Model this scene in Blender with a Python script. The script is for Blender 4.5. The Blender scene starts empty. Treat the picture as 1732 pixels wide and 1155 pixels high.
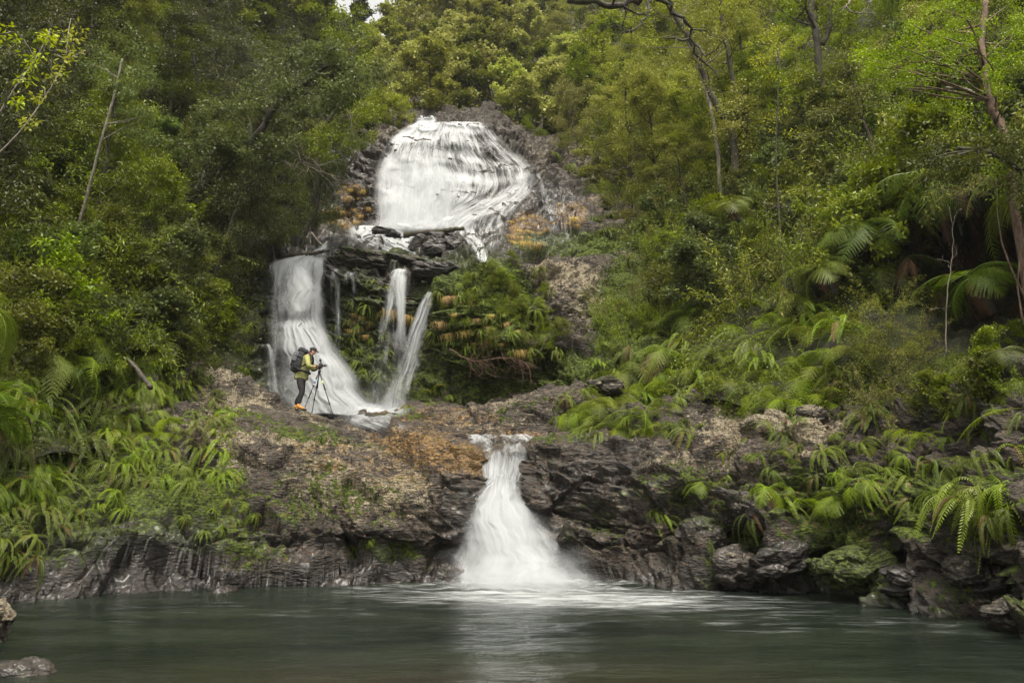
import bpy, bmesh, math, random
import numpy as np
from mathutils import Vector, Matrix
from mathutils.bvhtree import BVHTree

# ------------------------------------------------------------------ camera, world, sun, exposure
SC = bpy.context.scene
COL = SC.collection
F = 1348.0                      # focal length in pixels of the 1732 px wide photograph
PITCH = math.atan(297 / F)
CAMZ = 1.3
cam = bpy.data.cameras.new('camera'); cam_o = bpy.data.objects.new('camera', cam); COL.objects.link(cam_o)
cam_o.location = (0, 0, CAMZ); cam_o.rotation_euler = (math.pi / 2 + PITCH, 0, 0)
cam.sensor_width = 36; cam.lens = 36 * F / 1732; cam.clip_start = 0.1; cam.clip_end = 1000
SC.camera = cam_o
SUN_EL, SUN_AZ = math.radians(66), math.radians(172)      # azimuth from +Y (ahead), towards +X
W = bpy.data.worlds.new('World'); SC.world = W; W.use_nodes = True
wn = W.node_tree; wn.nodes.clear()
sky = wn.nodes.new('ShaderNodeTexSky'); sky.sky_type = 'NISHITA'; sky.sun_disc = False
sky.sun_elevation = SUN_EL; sky.sun_rotation = SUN_AZ; sky.air_density = 1.0; sky.dust_density = 4.0
hs = wn.nodes.new('ShaderNodeHueSaturation'); hs.inputs['Saturation'].default_value = 0.12
bg = wn.nodes.new('ShaderNodeBackground'); bg.inputs['Strength'].default_value = 0.115
wo = wn.nodes.new('ShaderNodeOutputWorld')
wt = wn.nodes.new('ShaderNodeMix'); wt.data_type = 'RGBA'; wt.blend_type = 'MULTIPLY'; wt.inputs[0].default_value = 1; wt.inputs[7].default_value = (1.0, .975, .90, 1)   # warm grey cloud cover
wn.links.new(sky.outputs[0], hs.inputs['Color']); wn.links.new(hs.outputs[0], wt.inputs[6]); wn.links.new(wt.outputs[2], bg.inputs['Color'])
wn.links.new(bg.outputs[0], wo.inputs['Surface'])
sun = bpy.data.lights.new('sun', 'SUN'); sun.energy = 1.5; sun.angle = math.radians(22); sun.color = (1, 0.93, 0.80)
sun_o = bpy.data.objects.new('sun', sun); COL.objects.link(sun_o)
_sd = Vector((math.sin(SUN_AZ) * math.cos(SUN_EL), math.cos(SUN_AZ) * math.cos(SUN_EL), math.sin(SUN_EL)))
sun_o.rotation_euler = _sd.to_track_quat('Z', 'Y').to_euler(); sun_o.location = (0, 0, 60)
SC.view_settings.view_transform = 'Standard'; SC.view_settings.look = 'None'
SC.view_settings.exposure = 1.62; SC.view_settings.gamma = 1
SC.render.engine = 'CYCLES'
cy = SC.cycles
cy.max_bounces = 6; cy.diffuse_bounces = 3; cy.glossy_bounces = 2; cy.transmission_bounces = 3
cy.transparent_max_bounces = 16; cy.volume_bounces = 0; cy.use_denoising = True
cy.caustics_reflective = False; cy.caustics_refractive = False

# ------------------------------------------------------------------ projection helpers
CP, SP = math.cos(PITCH), math.sin(PITCH)
def P(px, py, Y):
    """world point seen at photo pixel (px, py), Y metres ahead"""
    a = (px - 866) / F; b = (577.5 - py) / F
    dy = CP - b * SP; t = Y / dy
    return np.array((a * t, Y, CAMZ + (SP + b * CP) * t))
def Pz(px, py, z=0.0):
    a = (px - 866) / F; b = (577.5 - py) / F
    t = (z - CAMZ) / (SP + b * CP)
    return np.array((a * t, (CP - b * SP) * t, z))
def proj(V):
    V = np.asarray(V); d = V - np.array((0, 0, CAMZ))
    f = d[..., 1] * CP + d[..., 2] * SP; u = -d[..., 1] * SP + d[..., 2] * CP
    return 866 + F * d[..., 0] / f, 577.5 - F * u / f

# ------------------------------------------------------------------ noise (numpy)
_r = np.random.RandomState(11)
_pm = _r.permutation(256); _pm = np.concatenate([_pm, _pm, _pm])
_g = _r.normal(size=(256, 3)); _g /= np.linalg.norm(_g, axis=1)[:, None]
_h = _r.rand(256, 3)
def _hash(i, j, k): return _pm[_pm[_pm[i & 255] + (j & 255)] + (k & 255)]
def pnoise(p):
    p = np.asarray(p, float); c = np.floor(p).astype(int); f = p - c
    w = f * f * f * (f * (f * 6 - 15) + 10); r = 0
    for dx in (0, 1):
        for dy in (0, 1):
            for dz in (0, 1):
                g = _g[_hash(c[:, 0] + dx, c[:, 1] + dy, c[:, 2] + dz)]
                q = f - (dx, dy, dz)
                wt = (w[:, 0] if dx else 1 - w[:, 0]) * (w[:, 1] if dy else 1 - w[:, 1]) * (w[:, 2] if dz else 1 - w[:, 2])
                r = r + wt * (g * q).sum(1)
    return r * 1.6
def fbm(p, o=4, gain=.5):
    r = 0; a = 1; p = np.asarray(p, float)
    for i in range(o): r = r + a * pnoise(p + 17.3 * i); p = p * 2.03; a *= gain
    return r
def ridged(p, o=4):
    r = 0; a = 1; p = np.asarray(p, float)
    for i in range(o): r = r + a * (1 - 2 * np.abs(pnoise(p + 9.1 * i))); p = p * 2.1; a *= .5
    return r
def facet(p, s, seed=0):
    """piecewise flat, tilted blocks"""
    p = np.asarray(p, float) / s + seed * 5.37; c = np.floor(p).astype(int)
    best = np.full(len(p), 9e9); val = np.zeros(len(p)); second = best.copy()
    for dx in (-1, 0, 1):
        for dy in (-1, 0, 1):
            for dz in (-1, 0, 1):
                cc = c + (dx, dy, dz); h = _hash(cc[:, 0], cc[:, 1], cc[:, 2])
                q = p - cc - _h[h]; d = (q * q).sum(1); m = d < best
                second = np.where(m, best, np.minimum(second, d))
                val = np.where(m, (q * _g[(h + 31) & 255]).sum(1) + _h[h, 0] - .5, val); best = np.where(m, d, best)
    return val * s, np.sqrt(second) - np.sqrt(best)
def sstep(a, b, x):
    t = np.clip((x - a) / (b - a), 0, 1); return t * t * (3 - 2 * t)

# ------------------------------------------------------------------ mesh helpers
def mk(name, V, faces, mats=(), midx=None, smooth=True, attrs=None, uv=None, parent=None, link=True):
    """faces: list of arrays (n,3) / (n,4) of vertex indices"""
    if not isinstance(faces, (list, tuple)): faces = [faces]
    faces = [np.asarray(f, np.int32) for f in faces if len(f)]
    me = bpy.data.meshes.new(name); V = np.asarray(V, np.float32)
    me.vertices.add(len(V)); me.vertices.foreach_set('co', V.ravel())
    loops = np.concatenate([f.ravel() for f in faces]); cnt = np.concatenate([np.full(len(f), f.shape[1]) for f in faces])
    st = np.concatenate([[0], np.cumsum(cnt)[:-1]])
    me.loops.add(len(loops)); me.loops.foreach_set('vertex_index', loops.astype(np.int32))
    me.polygons.add(len(cnt)); me.polygons.foreach_set('loop_start', st.astype(np.int32))
    me.polygons.foreach_set('loop_total', cnt.astype(np.int32))
    me.polygons.foreach_set('use_smooth', np.full(len(cnt), smooth))
    for m in mats: me.materials.append(m)
    if midx is not None: me.polygons.foreach_set('material_index', np.asarray(midx, np.int32))
    me.update(calc_edges=True)
    for k, a in (attrs or {}).items():
        at = me.attributes.new(k, 'FLOAT', 'POINT'); at.data.foreach_set('value', np.asarray(a, np.float32))
    if uv is not None:
        l = me.uv_layers.new(name='UVMap'); l.data.foreach_set('uv', np.asarray(uv, np.float32)[loops].ravel())
    o = bpy.data.objects.new(name, me)
    if link: COL.objects.link(o)
    if parent: o.parent = parent
    return o
def gridfaces(nu, nv, flip=False):
    i = np.arange(nu * nv).reshape(nv, nu)
    q = np.stack([i[:-1, :-1], i[:-1, 1:], i[1:, 1:], i[1:, :-1]], -1).reshape(-1, 4)
    return q[:, ::-1] if flip else q
def cr(pts, n, ts=None):
    """Catmull-Rom through pts (k, ...) -> n samples"""
    pts = np.asarray(pts, float); k = len(pts)
    t = np.linspace(0, k - 1, n) if ts is None else np.asarray(ts)
    i = np.clip(np.floor(t).astype(int), 0, k - 2); f = (t - i).reshape((-1,) + (1,) * (pts.ndim - 1))
    p0 = pts[np.clip(i - 1, 0, k - 1)]; p1 = pts[i]; p2 = pts[i + 1]; p3 = pts[np.clip(i + 2, 0, k - 1)]
    return p1 + f * .5 * ((p2 - p0) + f * ((2 * p0 - 5 * p1 + 4 * p2 - p3) + f * (3 * p1 - p0 - 3 * p2 + p3)))
def even(pts, n):
    """resample a polyline stack evenly by mean arc length"""
    a = cr(pts, 200); d = np.linalg.norm(np.diff(a, axis=0), axis=-1)
    if d.ndim > 1: d = d.mean(1)
    s = np.concatenate([[0], np.cumsum(d)]); t = np.interp(np.linspace(0, s[-1], n), s, np.linspace(0, len(pts) - 1, 200))
    return cr(pts, n, t)
def loft(cols, nu, nv):
    """cols: list over x of lists of world points (bottom..top) -> (nv, nu, 3)"""
    A = np.array(cols, float)                 # (c, r, 3)
    A = np.swapaxes(even(np.swapaxes(A, 0, 1), nv), 0, 1)
    return np.swapaxes(even(A, nu), 0, 1)     # (nv, nu, 3)
def normals(G):
    du = np.gradient(G, axis=1); dv = np.gradient(G, axis=0); n = np.cross(du, dv)
    return n / (np.linalg.norm(n, axis=-1, keepdims=True) + 1e-9)
def tag(o, label=None, cat=None, group=None, kind=None):
    if label: o['label'] = label
    if cat: o['category'] = cat
    if group: o['group'] = group
    if kind: o['kind'] = kind
    return o
def empty(name, loc=(0, 0, 0), rz=0.0):
    o = bpy.data.objects.new(name, None); COL.objects.link(o); o.location = loc; o.rotation_euler = (0, 0, rz)
    o.empty_display_size = .1
    return o
def tubes(paths, radii, nseg=7, cap=True):
    """many tapered tubes -> V, quads, tris"""
    VV, Q, T = [], [], []; off = 0
    for pts, rad in zip(paths, radii):
        pts = np.asarray(pts, float); n = len(pts); rad = np.broadcast_to(np.asarray(rad, float), (n,))
        t = np.gradient(pts, axis=0); t /= np.linalg.norm(t, axis=1)[:, None] + 1e-9
        ref = np.array((0, 0, 1.)) if abs(t[0][2]) < .8 else np.array((1., 0, 0))
        a = np.cross(t, ref); a /= np.linalg.norm(a, axis=1)[:, None] + 1e-9; b = np.cross(t, a)
        th = np.arange(nseg) / nseg * 2 * math.pi
        ring = pts[:, None] + rad[:, None, None] * (np.cos(th)[None, :, None] * a[:, None] + np.sin(th)[None, :, None] * b[:, None])
        VV.append(ring.reshape(-1, 3)); i = np.arange(n * nseg).reshape(n, nseg) + off; j = np.roll(i, -1, 1)
        Q.append(np.stack([i[:-1], j[:-1], j[1:], i[1:]], -1).reshape(-1, 4)); off += n * nseg
        if cap:
            for e, fl in ((0, 0), (-1, 1)):
                VV.append(pts[e][None]); c = off; off += 1; r = i[e]; rr = j[e]
                T.append(np.stack([np.full(nseg, c), rr if not fl else r, r if not fl else rr], -1))
    return np.concatenate(VV), np.concatenate(Q), (np.concatenate(T) if T else np.zeros((0, 3), int))

# ------------------------------------------------------------------ node helper
class NT:
    def __init__(s, name):
        s.m = bpy.data.materials.new(name); s.m.use_nodes = True; s.t = s.m.node_tree; s.t.nodes.clear()
    def n(s, typ, ins=None, **kw):
        nd = s.t.nodes.new('ShaderNode' + typ)
        for k, v in kw.items(): setattr(nd, k, v)
        for k, v in (ins or {}).items(): s.set(nd.inputs[k], v)
        return nd
    def set(s, sock, v):
        if hasattr(v, 'outputs'): v = v.outputs[0]
        if isinstance(v, bpy.types.NodeSocket): s.t.links.new(v, sock)
        else:
            if isinstance(v, tuple) and len(v) == 3 and sock.type == 'RGBA': v = v + (1,)
            sock.default_value = v
    def math(s, op, a, b=0.0, clamp=False):
        nd = s.n('Math', operation=op, use_clamp=clamp); s.set(nd.inputs[0], a); s.set(nd.inputs[1], b); return nd.outputs[0]
    def mix(s, f, a, b):
        nd = s.n('Mix', data_type='RGBA'); s.set(nd.inputs[0], f); s.set(nd.inputs[6], a); s.set(nd.inputs[7], b); return nd.outputs[2]
    def mul(s, f, a, b):
        nd = s.n('Mix', data_type='RGBA', blend_type='MULTIPLY'); s.set(nd.inputs[0], f); s.set(nd.inputs[6], a); s.set(nd.inputs[7], b); return nd.outputs[2]
    def ramp(s, f, a, b):
        nd = s.n('MapRange', interpolation_type='SMOOTHSTEP'); s.set(nd.inputs[0], f); nd.inputs[1].default_value = a; nd.inputs[2].default_value = b; return nd.outputs[0]
    def attr(s, name): return s.n('Attribute', attribute_name=name).outputs['Fac']
    def noise(s, vec, scale, detail=4, rough=.55, out=0):
        nd = s.n('TexNoise', {'Scale': scale, 'Detail': float(detail), 'Roughness': rough}); s.set(nd.inputs['Vector'], vec); return nd.outputs[out]
    def out(s, sh): o = s.n('OutputMaterial'); s.set(o.inputs['Surface'], sh); return s.m

def rock_material(name, dark=(.032, .026, .020), mid=(.110, .089, .068)):
    t = NT(name); pos = t.n('NewGeometry').outputs['Position']
    mp = t.n('Mapping', {'Vector': pos, 'Rotation': (0.35, 0.3, 0.0), 'Scale': (1, 1, 2.6)})
    n1 = t.noise(mp, .9, 6, .6); n2 = t.noise(mp, 5, 8, .65); n3 = t.noise(pos, 22, 6, .7)
    moss, lich, oran, wet = t.attr('moss'), t.attr('lichen'), t.attr('orange'), t.attr('wet')
    c = t.mix(t.ramp(n1, .35, .65), dark, mid)
    c = t.mix(t.math('MULTIPLY', t.ramp(n2, .42, .7), .75), c, (.21, .168, .13))
    c = t.mul(t.ramp(n3, .62, .38), c, (.45, .42, .4))
    # pale lichen crust, broken up into crisp-edged patches
    ls = t.math('ADD', t.math('MULTIPLY', n2, .5), t.math('MULTIPLY', t.noise(pos, 15, 8, .72), .5))
    lp = t.noise(mp, 2.4, 6, .7); ls = t.math('ADD', t.math('MULTIPLY', ls, .62), t.math('MULTIPLY', lp, .38))
    lf = t.ramp(t.math('ADD', ls, t.math('MULTIPLY', lich, .150)), .60, .645)
    c = t.mix(t.math('MULTIPLY', lf, .9), c, t.mix(t.ramp(t.noise(pos, 30, 3), .35, .65), (.17, .14, .09), (.40, .34, .235)))
    of = t.math('MULTIPLY', t.ramp(t.math('ADD', t.math('ADD', t.math('MULTIPLY', t.noise(mp, 9, 8, .72), .6), t.math('MULTIPLY', lp, .4)), t.math('MULTIPLY', oran, .17)), .62, .68), .8)
    c = t.mix(of, c, t.mix(t.ramp(t.noise(pos, 14, 4), .4, .65), (.19, .105, .035), (.44, .265, .085)))
    mf = t.ramp(t.math('ADD', t.noise(pos, 5.5, 8, .68), t.math('MULTIPLY', moss, .52)), .74, .82)
    c = t.mix(mf, c, t.mix(t.ramp(t.noise(pos, 12, 5), .35, .7), (.025, .036, .004), (.12, .16, .014)))
    c = t.mul(wet, c, (.20, .185, .18))
    ro = t.math('SUBTRACT', t.math('MULTIPLY', n3, .25), t.math('MULTIPLY', wet, .30)); ro = t.math('ADD', ro, .55)
    ro = t.math('ADD', ro, t.math('MULTIPLY', t.math('MAXIMUM', mf, lf), .3), clamp=True)
    vor = t.n('TexVoronoi', {'Vector': mp.outputs[0], 'Scale': 4.5}, feature='DISTANCE_TO_EDGE')
    h = t.math('ADD', t.math('MULTIPLY', n2, .7), t.math('MULTIPLY', n3, .22))
    h = t.math('ADD', h, t.math('MULTIPLY', t.ramp(vor.outputs[0], 0, .07), .10))
    v2 = t.n('TexVoronoi', {'Vector': t.n('Vector' + 'Math', {0: mp.outputs[0]}, operation='ADD').outputs[0], 'Scale': 8.0}, feature='F1')
    h = t.math('SUBTRACT', h, t.math('MULTIPLY', v2.outputs['Distance'], .28))
    h = t.math('ADD', h, t.math('MULTIPLY', lf, .04)); h = t.math('ADD', h, t.math('MULTIPLY', mf, .12))
    b = t.n('Bump', {'Distance': .24, 'Height': h}); t.set(b.inputs['Strength'], t.math('SUBTRACT', 1.0, t.math('MULTIPLY', wet, .45)))
    pr = t.n('BsdfPrincipled', {'Base Color': c, 'Roughness': ro, 'Normal': b.outputs[0]})
    pr.inputs['Specular IOR Level'].default_value = .42
    t.set(pr.inputs['Coat Weight'], t.math('MULTIPLY', wet, .35)); pr.inputs['Coat Roughness'].default_value = .26
    return t.out(pr)

def soil_material():
    t = NT('forest_soil'); pos = t.n('NewGeometry').outputs['Position']
    c = t.mix(t.ramp(t.noise(pos, 1.2, 8, .65), .35, .65), (.018, .016, .008), (.045, .055, .014))
    c = t.mix(t.ramp(t.noise(pos, 3.5, 8, .7), .55, .68), c, (.085, .05, .028))
    b = t.n('Bump', {'Strength': .9, 'Distance': .3, 'Height': t.noise(pos, 6, 8, .7)})
    return t.out(t.n('BsdfPrincipled', {'Base Color': c, 'Roughness': .9, 'Normal': b.outputs[0]}))

ROCK = rock_material('wet_schist')
SOIL = soil_material()

# ------------------------------------------------------------------ terrain
BED = np.array((.22, -.25, 1.0)); BED /= np.linalg.norm(BED)
def rockdisp(V, amp=1.0, h=.42):
    w = V + .16 * np.stack([fbm(V * .6 + 3, 3), fbm(V * .6 + 13, 3), fbm(V * .6 + 23, 3)], 1)
    # stretch along the bedding plane so blocks are slabs
    s = (w @ BED); q = w + BED[None] * (s * 1.1)[:, None]
    a, e1 = facet(q, 1.7, 1); b, e2 = facet(q, .62, 2); c, e3 = facet(q, .24, 3)
    d = .34 * a + .36 * b + .34 * c
    st = s / h + .9 * fbm(V * .35, 3); f = st - np.floor(st)
    d = d + .13 * (f ** .6 - .5) * (.5 + .5 * np.clip(fbm(V * .5 + 40, 2) + .5, 0, 1))
    d = d - .10 * sstep(.12, 0, e1) - .05 * sstep(.10, 0, e2)
    d = d + .26 * fbm(V * .45 + 7, 3) + .045 * ridged(V * 1.3 + BED[None] * (s * 4.5)[:, None], 3) + .03 * fbm(V * (5, 5, 11), 2)
    return d * amp
def surface(name, cols, nu, nv, mat, amp=1.0, rough_rock=True, damp=None, extra=None, attrs=None, label=None):
    G = loft(cols, nu, nv); N = normals(G); V = G.reshape(-1, 3)
    d = rockdisp(V, amp) if rough_rock else amp * fbm(V * .35, 4) * .8
    if damp is not None: d = d * damp(V)
    if extra is not None: d = d + extra(V)
    V = V + N.reshape(-1, 3) * d[:, None]
    at = attrs(V, normals(V.reshape(nv, nu, 3)).reshape(-1, 3)) if attrs else None
    o = mk(name, V, gridfaces(nu, nv), [mat], attrs=at)
    tag(o, label, kind='structure')
    return o, V.reshape(nv, nu, 3)
def blob(px, py, cx, cy, rx, ry, ang=0, soft=.5):
    """soft elliptic mask, 1 inside, 0 outside"""
    a = math.radians(ang); x = px - cx; y = py - cy
    u = (x * math.cos(a) + y * math.sin(a)) / rx; v = (-x * math.sin(a) + y * math.cos(a)) / ry
    return sstep(1 + soft, 1 - soft, np.hypot(u, v))
def blobs(px, py, L):
    r = np.zeros(len(px))
    for b in L: r = np.maximum(r, b[-1] * blob(px, py, *b[:-1]))
    return r

def wcol(px, wy, rest):
    w = Pz(px, wy); return [w + (0, .1, -1.6), w + (0, 0, -.25)] + [P(px, y, Y) for y, Y in rest]
front = [
 wcol(-900, 1080, [(960, 9.5), (900, 9.6), (830, 10), (760, 10.5), (650, 11.6), (560, 12.6)]),
 wcol(-300, 1040, [(960, 12), (900, 12.2), (830, 12.7), (760, 13.2), (650, 14.5), (600, 15.5)]),
 wcol(0, 1025, [(960, 13.5), (900, 13.9), (830, 14.4), (760, 15.0), (670, 16.5), (620, 18)]),
 wcol(150, 1012, [(950, 14.6), (900, 15.0), (830, 15.8), (770, 16.5), (680, 17.8), (630, 19)]),
 wcol(300, 1003, [(950, 15.5), (890, 15.9), (800, 17), (720, 18.2), (630, 20.2), (600, 22)]),
 wcol(420, 998, [(940, 16.1), (880, 16.4), (800, 17.4), (730, 18.5), (662, 20.8), (665, 23)]),
 wcol(520, 996, [(940, 16.5), (880, 16.8), (800, 17.6), (750, 18.5), (702, 20.8), (710, 23)]),
 wcol(620, 993, [(940, 16.8), (880, 17.0), (815, 17.6), (775, 18.3), (736, 20.3), (745, 22.5)]),
 wcol(720, 991, [(940, 17.0), (880, 17.1), (825, 17.5), (785, 18), (742, 19.6), (750, 22)]),
 wcol(785, 990, [(940, 17.2), (880, 17.2), (830, 17.4), (795, 17.7), (745, 18.8), (752, 22)]),
 wcol(822, 990, [(940, 17.5), (880, 17.7), (830, 17.9), (800, 18.2), (762, 18.8), (752, 22)]),
 wcol(840, 988, [(940, 17.9), (880, 18.4), (830, 18.8), (795, 19.0), (752, 19.2), (752, 22)]),
 wcol(868, 988, [(940, 17.9), (880, 18.4), (830, 18.8), (795, 19.0), (752, 19.2), (752, 22)]),
 wcol(888, 988, [(940, 17.6), (880, 17.9), (830, 18.2), (795, 18.4), (750, 18.7), (752, 22)]),
 wcol(915, 988, [(940, 17.2), (880, 17.2), (820, 17.3), (775, 17.6), (738, 18.2), (745, 21.5)]),
 wcol(1000, 990, [(940, 16.9), (880, 17), (820, 17.2), (770, 17.5), (735, 18.3), (728, 21)]),
 wcol(1150, 998, [(940, 16), (880, 16), (820, 16.3), (770, 16.8), (730, 17.8), (690, 19.5)]),
 wcol(1300, 1004, [(940, 15.1), (880, 15.0), (800, 15.2), (750, 15.8), (710, 16.8), (680, 18)]),
 wcol(1450, 1015, [(950, 14.1), (890, 13.8), (820, 13.9), (760, 14.3), (710, 15.2), (670, 16)]),
 wcol(1600, 1040, [(970, 12.3), (910, 11.9), (840, 11.9), (770, 12.3), (700, 13), (640, 13.8)]),
 wcol(1750, 1080, [(1000, 10.1), (930, 9.9), (850, 10.2), (770, 10.6), (700, 11), (620, 12)]),
 wcol(2000, 1120, [(1000, 8.2), (930, 8.3), (850, 8.6), (770, 9), (700, 9.5), (600, 10.5)]),
 wcol(2500, 1140, [(1000, 7), (930, 7.1), (850, 7.4), (770, 7.8), (700, 8.2), (600, 9)]),
]
def fdamp(V):
    px, py = proj(V)
    d = 1 - .65 * blob(px, py, 860, 740, 120, 40) - .75 * blob(px, py, 520, 705, 130, 22) - .8 * blob(px, py, 855, 745, 50, 50)
    return np.clip(d, .1, 1) * np.where(V[:, 1] > 21.5, .3, 1)
def fattr(V, N):
    px, py = proj(V); z = V[:, 2]; n = fbm(V * .8, 3)
    moss = .22 + .45 * n + blobs(px, py, [(220, 820, 330, 60, 8, .5, .75), (330, 880, 130, 70, 20, .5, .8), (650, 930, 70, 22, 0, .5, 1.25), (480, 720, 160, 18, 12, .5, .45),
        (720, 690, 120, 12, 0, .5, .4), (960, 740, 60, 14, 0, .5, .5), (1180, 830, 120, 40, 0, .5, .6), (1440, 960, 90, 60, 20, .5, 1.25), (1250, 950, 70, 50, 0, .5, .8),
        (1500, 850, 300, 70, 0, .5, .8), (60, 900, 140, 60, 0, .5, .9), (560, 860, 200, 60, 20, .5, .35), (1010, 900, 60, 60, 50, .5, .35), (1700, 1000, 120, 60, 0, .5, .5)])
    lich = blobs(px, py, [(480, 740, 330, 90, 14, .5, 1.0), (620, 830, 200, 70, 8, .5, 1.0), (390, 660, 120, 40, 20, .5, 1.15), (1120, 790, 230, 60, 0, .5, .75),
        (1300, 730, 170, 50, 0, .5, 1.15), (1050, 880, 160, 60, 0, .5, .5), (1700, 1010, 80, 60, 0, .5, .9)]) * np.clip(.7 + 1.0 * n, 0, 1.3)
    oran = blobs(px, py, [(735, 765, 130, 36, 12, .5, 1.05), (800, 735, 60, 12, 0, .5, .8), (600, 780, 150, 40, 10, .5, .6), (700, 700, 150, 14, 0, .5, .8)]) + .25 * n
    wet = np.clip(blobs(px, py, [(200, 960, 420, 80, 0, .5, 1), (600, 985, 260, 50, 0, .5, 1), (790, 880, 60, 120, 0, .5, .8), (940, 880, 90, 130, 35, .5, .9), (1020, 800, 110, 80, 0, .5, .6), (1250, 970, 300, 50, 0, .5, .9)]) , 0, 1)
    wet = np.clip(np.maximum(wet * np.clip(.75 + .9 * fbm(V * .7 + 33, 3), 0, 1), sstep(.5, .12, z + .35 * n)), 0, 1)
    lich *= 1 - .75 * wet
    return dict(moss=moss * (.6 + .5 * np.clip(N[:, 2], 0, 1)), lichen=lich, orange=oran, wet=wet)
def fextra(V):       # larger blocks and hollows where the ledge meets the pool
    a, e = facet(V * (.8, 1, 1.2), 1.15, 9); return (.55 * a - .12 * sstep(.12, 0, e) + .22 * fbm(V * .7 + 60, 2)) * sstep(1.9, .6, V[:, 2] + .5 * fbm(V * .6, 2)) * (1 - blob(*proj(V), 860, 900, 90, 120, 0, .4))
rock_front, G_front = surface('rock_ledge', front, 1150, 300, ROCK, .8, damp=fdamp, extra=fextra, attrs=fattr,
    label='dark wet rock ledge along the pool, split by the lowest waterfall')

def pcols(d): return [[P(px, y, Y) for y, Y in rows] for px, rows in d]
mid = pcols([
 (300, [(740, 23.5), (660, 23.5), (600, 24), (520, 25), (440, 26.5), (425, 28), (400, 31), (350, 33), (290, 36), (240, 40), (215, 44), (180, 50)]),
 (430, [(740, 24), (690, 24.3), (600, 24.7), (520, 25.2), (440, 26), (425, 27.5), (400, 31), (350, 33), (290, 36), (235, 40), (210, 44), (180, 50)]),
 (500, [(740, 24.3), (690, 25.3), (600, 25.7), (520, 25.9), (436, 26.3), (422, 28), (395, 32), (340, 34), (280, 36.5), (225, 40), (205, 44), (175, 50)]),
 (560, [(740, 24.3), (690, 25.1), (600, 25.6), (520, 25.6), (428, 26.0), (418, 28), (394, 32.3), (340, 34), (280, 36.5), (225, 40), (203, 44), (175, 50)]),
 (600, [(740, 24.3), (690, 25), (600, 25.4), (520, 25.4), (440, 25.6), (422, 28), (392, 32.5), (335, 34), (275, 36.5), (215, 39.7), (195, 43), (170, 50)]),
 (650, [(740, 24), (690, 24.7), (600, 25.2), (530, 25.2), (458, 25.3), (428, 28), (390, 32.5), (330, 33.8), (265, 36), (213, 39), (200, 42), (175, 50)]),
 (720, [(740, 23.5), (690, 24), (600, 24.5), (540, 24.7), (485, 24.8), (440, 28), (392, 32), (330, 33.5), (262, 35.5), (212, 38.5), (200, 42), (175, 50)]),
 (780, [(740, 22.5), (690, 23.5), (620, 24), (540, 23.3), (480, 23.6), (440, 27), (400, 31), (340, 33), (270, 35.5), (212, 38.5), (200, 42), (180, 50)]),
 (840, [(740, 22), (690, 24), (640, 24.6), (560, 22.6), (470, 23.5), (430, 26), (410, 30), (350, 32.5), (280, 35.5), (222, 39), (210, 43), (185, 50)]),
 (900, [(740, 21.5), (690, 23.5), (640, 24), (560, 23), (470, 24), (415, 27), (395, 30.5), (350, 33), (290, 36), (245, 40), (230, 44), (200, 52)]),
 (960, [(740, 21), (690, 21.8), (640, 22.5), (560, 23.6), (480, 25), (400, 28), (385, 31), (340, 34), (290, 37), (258, 41), (245, 45), (220, 52)]),
 (1030, [(740, 20.5), (690, 21), (640, 22), (560, 24), (480, 26), (400, 29), (380, 31), (340, 34), (300, 37), (270, 41), (255, 46), (230, 54)]),
 (1120, [(740, 20), (690, 20.5), (640, 21.5), (560, 23.5), (480, 26), (400, 29.5), (370, 32), (330, 35), (300, 38), (270, 42), (250, 47), (220, 56)]),
 (1250, [(740, 18.5), (690, 19), (640, 20), (560, 22), (480, 25), (400, 28.5), (360, 31), (320, 34), (290, 37), (250, 41), (220, 46), (180, 56)]),
])
def mattr(V, N):
    px, py = proj(V); n = fbm(V * .5, 3)
    moss = blobs(px, py, [(420, 560, 60, 150, 0, .5, .8), (600, 560, 60, 120, 0, .5, .9), (680, 640, 120, 60, 0, .5, .7), (800, 530, 110, 110, 0, .5, 1.1), (900, 650, 160, 70, 0, .5, .9),
        (1080, 560, 90, 160, 0, .5, .8), (970, 410, 120, 25, 0, .5, .9), (620, 440, 70, 12, 8, .5, .8), (720, 430, 40, 12, 0, .5, .7), (570, 350, 40, 60, 0, .5, .5), (1000, 270, 120, 50, 20, .5, .2)])
    lich = blobs(px, py, [(990, 470, 110, 90, 0, .5, 1.15), (1000, 400, 90, 30, 0, .5, .8), (650, 225, 60, 60, -30, .5, .9), (960, 290, 90, 60, 30, .5, .9), (640, 450, 110, 20, 8, .5, .8), (880, 250, 80, 30, 30, .5, .8), (1000, 640, 50, 30, 0, .5, 1.1)]) * (.7 + .5 * n)
    oran = blobs(px, py, [(895, 385, 34, 28, 0, .4, 1.5), (965, 362, 30, 22, 0, .4, 1.4), (597, 323, 26, 12, 0, .4, 1.3), (590, 366, 34, 16, 0, .4, 1.4), (980, 345, 60, 30, 0, .5, .4), (700, 700, 120, 20, 0, .5, .4), (770, 480, 30, 40, 0, .5, .4)])
    wet = blobs(px, py, [(500, 560, 100, 170, 0, .5, 1), (640, 520, 90, 140, 0, .5, .6), (640, 420, 180, 40, 0, .5, .9), (780, 420, 120, 30, 0, .5, .7), (760, 300, 150, 90, 0, .5, .7), (930, 360, 60, 60, 0, .5, .9), (600, 320, 60, 100, 0, .5, .8), (420, 560, 60, 150, 0, .5, .8)])
    return dict(moss=moss, lichen=lich * (1 - .7 * wet), orange=oran, wet=wet)
def mdamp(V):
    px, py = proj(V); return 1 - .5 * blob(px, py, 770, 300, 150, 100, 0, .4)
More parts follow.
